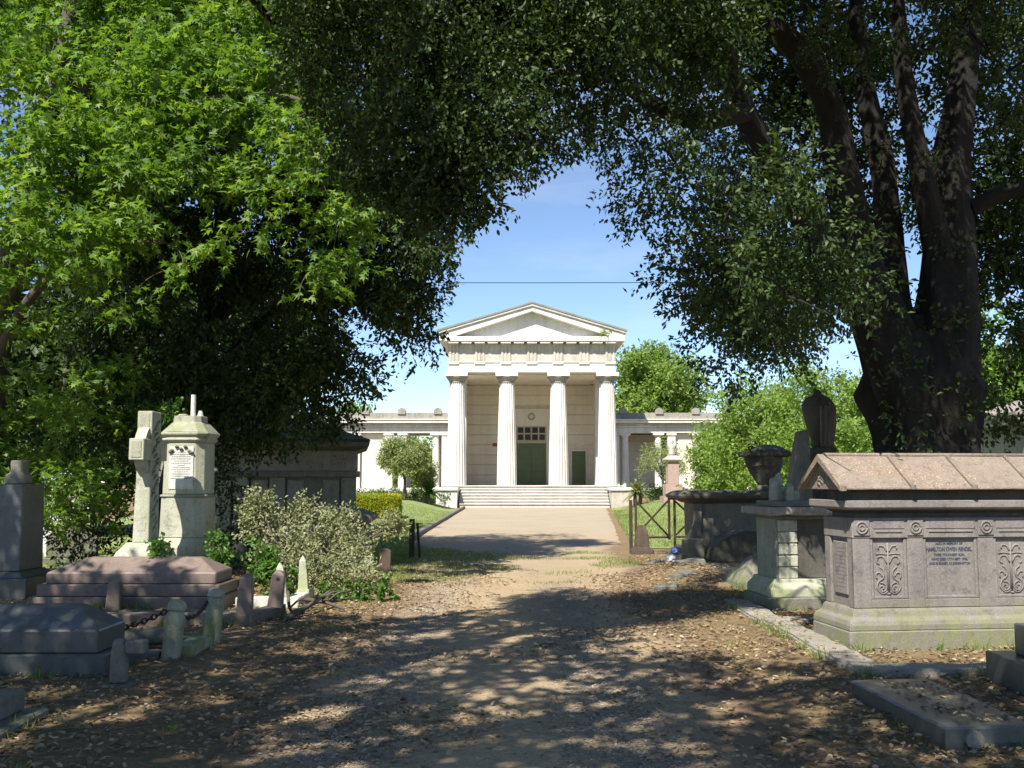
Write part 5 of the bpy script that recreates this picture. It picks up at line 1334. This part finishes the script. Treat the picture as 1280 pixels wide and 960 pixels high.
# wilted bush with ivy
bu = thing('wilted_bush', 'sprawling silvery green wilted bush with ivy beside the drive', 'bush', (-3.0, 14.6, 0))
Cw = []
for px, py, Y, r in [(330,668,14.5,.30),(355,655,14.8,.32),(390,665,14.6,.34),(420,660,14.7,.34),(448,680,14.8,.26),(360,690,14.2,.36),(400,695,14.1,.36),(435,700,14.2,.34),(455,715,14.2,.28),(400,725,13.7,.28),(430,730,13.7,.26),(320,640,14.6,.16),(325,625,14.6,.10),(318,650,14.6,.14),(380,640,14.9,.2),(425,648,15,.16),(487,655,15.2,.10),(492,660,15.2,.1),(370,710,13.9,.3)]:
    Cw.append((*at(px, py, Y), r))
Cw = np.array(Cw); o5 = np.array([3.0, -14.6, 0])
S, D = sprays(Cw[:, :3], Cw[:, 3]*.92, 72, .9, .5)
foliage('foliage', bu, L_bush, S + o5, D, 'oval', .056, .026, 8, .2, .15, .7, False)
Ci = np.array([tuple(at(*p)) for p in ((328,690,13.9),(338,705,13.7),(355,715,13.6),(325,712,13.6),(345,735,13.4),(420,738,13.4),(440,745,13.3),(475,735,13.4),(365,742,13.3))])
S, D = sprays(Ci, .14, 26, .9, .6); foliage('ivy', bu, L_ivy, S + o5, D, 'oval', .075, .05, 5, .12, .3, .9, False)
mb = MB()
for i in range(34):
    b0 = Vector((random.uniform(-.6,.5), random.uniform(-.5,.2), -.05)); c_ = Vector(Cw[i % len(Cw), :3] + o5) + Vector((random.uniform(-.2,.2),0,random.uniform(-.1,.25)))
    mb.tube(curve_pts([b0, b0.lerp(c_, .5) + Vector((random.uniform(-.15,.15),0,.12)), c_], 4), [.014]*8 + [.005], 5)
obj('stems', mb, M_barkl, bu, smooth=True)
for nm, lb, pts, rr in (('ivy_clump', 'ivy climbing at the foot of the ring cross', ((197,682,12.7),(200,692,12.6)), .10), ('ivy_clump', 'ivy hanging beside the octagonal pedestal base', ((273,688,13.4),(272,672,13.5),(276,700,13.3)), .11), ('ivy_clump', 'ivy growing behind the cap of the octagonal pedestal', ((208,520,14.6),(220,508,14.7),(202,535,14.7)), .13)):
    c_ = [at(*p) for p in pts]; iv = thing(nm, lb, 'ivy', c_[0])
    S, D = sprays(np.array([tuple(q - c_[0]) for q in c_]), rr, 40, 1, .6); foliage('leaves', iv, L_ivy, S, D, 'oval', .06, .045, 3, .08, .3, .6, False)
    obj('stem', MB().tube([tuple(q - c_[0]) for q in c_], .012, 5), M_barkl, iv)
# cut branches on the ground
for i, (a, q_, c_, r, lb) in enumerate((((357,783,11.2),(385,758,11.8),(414,738,12.6),.035,'thick cut branch leaning up toward the bush'), ((372,765,11.9),(400,752,12.3),(432,762,12.2),.03,'crooked branch lying before the bush'), ((376,748,12.4),(410,752,12.4),(436,748,12.6),.028,'thin mossy branch lying nearest the bush'), ((360,740,12.2),(362,760,11.7),(372,775,11.4),.025,'short bent branch leaning on the pink kerb'))):
    P = []
    for px, py, Y in (a, q_, c_):
        v = at(px, py, Y); v.z = max(v.z, height(v.x, v.y) + r*.8); P.append(v)
    bt = thing('cut_branch', lb, 'branch', P[0], 0, 'cut branches by the bush')
    P = [v - P[0] for v in P]
    obj('stem', MB().tube(curve_pts(P, 5), [r*(1-.05*k_) for k_ in range(11)], 8, .15), M_barkl, bt, smooth=True)
    mid_ = P[1]; obj('side_twig', MB().tube(curve_pts([mid_, mid_ + Vector((.12,.05,.10)), mid_ + Vector((.28,.12,.12))], 3), [r*.5]*4 + [r*.3,r*.2,r*.1], 6), M_barkl, bt, smooth=True)

# ================================================================ GROUND COVER
def hgt(P): return np.array([height(x, y) for x, y in P])
def on_drive(P): return np.array([drive_l(y) + .1 < x < drive_r(y) - .1 for x, y in P])
def litter(n, x0, x1, y0, y1, keep, L=.045, zoff=.012):
    P = np.stack([rng.uniform(x0,x1,n), y0 + (y1-y0)*rng.uniform(0,1,n)**1.35], 1)
    P = P[keep(P)]; n = len(P)
    base = np.column_stack([P, hgt(P) + zoff + rng.uniform(0,.018,n)])
    a = rng.uniform(0, 6.28, n)
    Ax = np.column_stack([np.cos(a), np.sin(a), rng.normal(0,.22,n)]); Nn = rng.normal(size=(n,3))*.45 + np.array([0,0,1])
    return base, Ax, Nn, L*rng.uniform(.35,1.4,n)
def nz(P, s, o): return np.array([mnoise.noise((x*s, y*s, o)) for x, y in P])
b1 = litter(84000, -6.5, 6.5, 4.6, 21, lambda P: (~on_drive(P) & (nz(P, .9, 2) + .5*nz(P, 2.7, 6) + rng.normal(0,.15,len(P)) > -.35)) & ~((P[:,0] < -2.3) & (P[:,1] > 17)))
b2 = litter(40000, -2.4, 2.6, 4.6, 17, lambda P: on_drive(P) & (nz(P, .8, 5) + .9*np.minimum(1, np.abs(P[:,0]-0.05)/1.8)**2 + rng.normal(0,.25,len(P)) > .42))
bb = [np.concatenate([b1[i], b2[i]]) for i in range(4)]
tint = np.clip(rng.normal(.5,.26,len(bb[0])),0,1)
lo = link('leaf_litter', leaf_mesh('leaf_litter', bb[0], bb[1], bb[2], bb[3], bb[3]*.48, 'oval', L_litter, tint), L_litter)
lo['label'] = 'dry brown fallen leaves over the ground beside the drive'; lo['category'] = 'leaves'; lo['kind'] = 'stuff'
# dry leaves caught on the lid and on the kerb stones
def heap(label, x0, x1, y0, y1, zf, n, L=.055):
    P = np.column_stack([rng.uniform(x0,x1,n), rng.uniform(y0,y1,n)]); z = np.array([zf(x,y) for x,y in P]) + .006
    a = rng.uniform(0,6.28,n); Ax = np.column_stack([np.cos(a),np.sin(a),rng.normal(0,.12,n)])
    o = link('fallen_leaves', leaf_mesh('fallen_leaves', np.column_stack([P,z]), Ax, rng.normal(size=(n,3))*.2+np.array([0,0,1]), L*rng.uniform(.6,1.1,n), L*.45*np.ones(n), 'oval', L_litter, rng.random(n)), L_litter)
    o['label'] = label; o['category'] = 'leaves'; o['kind'] = 'stuff'
heap('dry leaves lying on the notched fallen slab', 2.6, 3.0, 6.0, 7.2, lambda x, y: .178, 160)
heap('dry leaves lying on the kerb along the gabled tomb', 2.7, 2.98, 8.4, 12.6, lambda x, y: .118, 130, .045)
# pebbles in the wheel tracks
n = 15000; xt = np.where(rng.random(n) < .5, -1.0, .68) + rng.normal(0,.24,n); yt = 4.6 + 11*rng.uniform(0,1,n)**1.5
xt = xt - 1.5*0; P = np.stack([xt, yt], 1); r_ = rng.uniform(.005,.014,n)
oct_ = np.array([(1,0,0),(0,1,0),(-1,0,0),(0,-1,0),(0,0,.7),(0,0,-.6)]); fo = np.array([(0,1,4),(1,2,4),(2,3,4),(3,0,4)])
C_ = np.column_stack([P, hgt(P) + .012 + r_*.35]); rot = rng.uniform(0,6.28,n)
V = oct_[None]*r_[:,None,None]*rng.uniform(.7,1.3,(n,6,1)); cx_, sx_ = np.cos(rot)[:,None], np.sin(rot)[:,None]
V = np.stack([V[...,0]*cx_-V[...,1]*sx_, V[...,0]*sx_+V[...,1]*cx_, V[...,2]], -1) + C_[:,None]
po = link('gravel', fast_mesh('gravel', V.reshape(-1,3), (fo.ravel()[None]+(np.arange(n)*6)[:,None]).ravel(), np.full(n*4,3,np.int32), L_peb, np.repeat(rng.random(n),4)), L_peb)
po['label'] = 'grey pebbles loose in the wheel tracks of the drive'; po['category'] = 'gravel'; po['kind'] = 'stuff'
# grass
def grass(label, n, x0, x1, y0, y1, keep, L, W):
    P = np.stack([rng.uniform(x0,x1,n), rng.uniform(y0,y1,n)], 1); P = P[keep(P)]; n = len(P)
    base = np.column_stack([P, hgt(P)]); Ax = rng.normal(size=(n,3))*.42 + np.array([0,0,1]); Ax[:,2] = np.abs(Ax[:,2])
    o = link('grass', leaf_mesh('grass', base, Ax, rng.normal(size=(n,3)), L*rng.uniform(.6,1.3,n), W*np.ones(n), 'blade', L_grass, np.clip(nz(P,1.3,7)*.6+rng.normal(.5,.25,n),0,1)), L_grass)
    o['label'] = label; o['category'] = 'grass'; o['kind'] = 'stuff'
grass('short lawn grass left of the drive', 60000, -9.5, -2.4, 18.2, 50, lambda P: np.array([x < drive_l(y)-.02 for x, y in P]) & (rng.random(len(P)) < np.clip(26/P[:,1],.3,1)), .07, .018)
grass('short lawn grass right of the drive behind the gate', 40000, 3, 14, 24, 52, lambda P: np.array([x > drive_r(y)+.2 for x, y in P]), .08, .025)
grass('thin grass growing across the drive between the gate posts', 30000, -2.6, 2.4, 15.5, 23.5, lambda P: nz(P,.7,3) - .10*np.abs(P[:,1]-19.5) + .42/(1+np.exp((P[:,0]+.6)*4)) + rng.normal(0,.08,len(P)) > -.02, .06, .014)
grass('scattered weed tufts in the leaf litter', 14000, -6, 6, 5, 14, lambda P: ~on_drive(P) & (nz(P,1.6,11) > .42), .07, .012)

# fallen twigs
mb = MB()
for i in range(420):
    x, y = random.uniform(-5.5, 5.5), 4.8 + 13*random.random()**1.3
    if -1.6 < x < 1.6 and random.random() < .8: continue
    z = height(x, y) + .03; a = random.uniform(0, 6.28); L = random.uniform(.08, .38)
    d = Vector((math.cos(a), math.sin(a), 0)); p0 = Vector((x, y, z))
    mb.tube([p0, p0 + d*L*.5 + Vector((random.uniform(-.02,.02), random.uniform(-.02,.02), .012)), p0 + d*L], [.005, .004, .002], 4)
tw = obj('fallen_twigs', mb, M_barkl); tw['label'] = 'thin dry twigs scattered through the leaf litter'; tw['category'] = 'twigs'; tw['kind'] = 'stuff'

# weeds and grass at the feet of the stones
segs = [((3.05,9.12),(5.1,9.38)),((3.0,9.2),(2.95,9.95)),((2.66,8.3),(2.66,12.7)),((2.5,5.9),(2.5,7.3)),((2.7,7.96),(4.4,7.96)),((3.05,11.97),(3.9,12.05)),((3.0,13.8),(4.2,13.9)),((-5.8,12.05),(-3.5,12.05)),((-3.0,8.75),(-2.8,9.5)),((-5,8.72),(-3.05,8.72)),((-3.2,7.95),(-5,7.95)),((-2.76,10.8),(-2.6,11.8)),((-5,10.8),(-2.8,10.8)),((3.3,19.1),(5,19.2)),((-3.05,5.9),(-3.05,6.8)),((-7.3,12.85),(-6.2,12.85)),((2.45,21.6),(4.4,21.95))]
PB = []
for (ax_, ay_), (bx_, by_) in segs:
    L_ = math.hypot(bx_-ax_, by_-ay_)
    for _ in range(int(L_*5)):
        t = random.random(); cx0, cy0 = ax_+(bx_-ax_)*t, ay_+(by_-ay_)*t
        if mnoise.noise((cx0*2.1, cy0*2.1, 5)) < -.05: continue
        for _ in range(16): PB.append((cx0+random.gauss(0,.05), cy0+random.gauss(0,.05)))
PB = np.array(PB); n = len(PB)
o = link('grass', leaf_mesh('grass', np.column_stack([PB, hgt(PB)]), rng.normal(size=(n,3))*.4+np.array([0,0,1]), rng.normal(size=(n,3)), .10*rng.uniform(.5,1.4,n), .012*np.ones(n), 'blade', L_grass, rng.random(n)), L_grass)
o['label'] = 'tufts of grass and weeds at the feet of the tombs and kerbs'; o['category'] = 'grass'; o['kind'] = 'stuff'
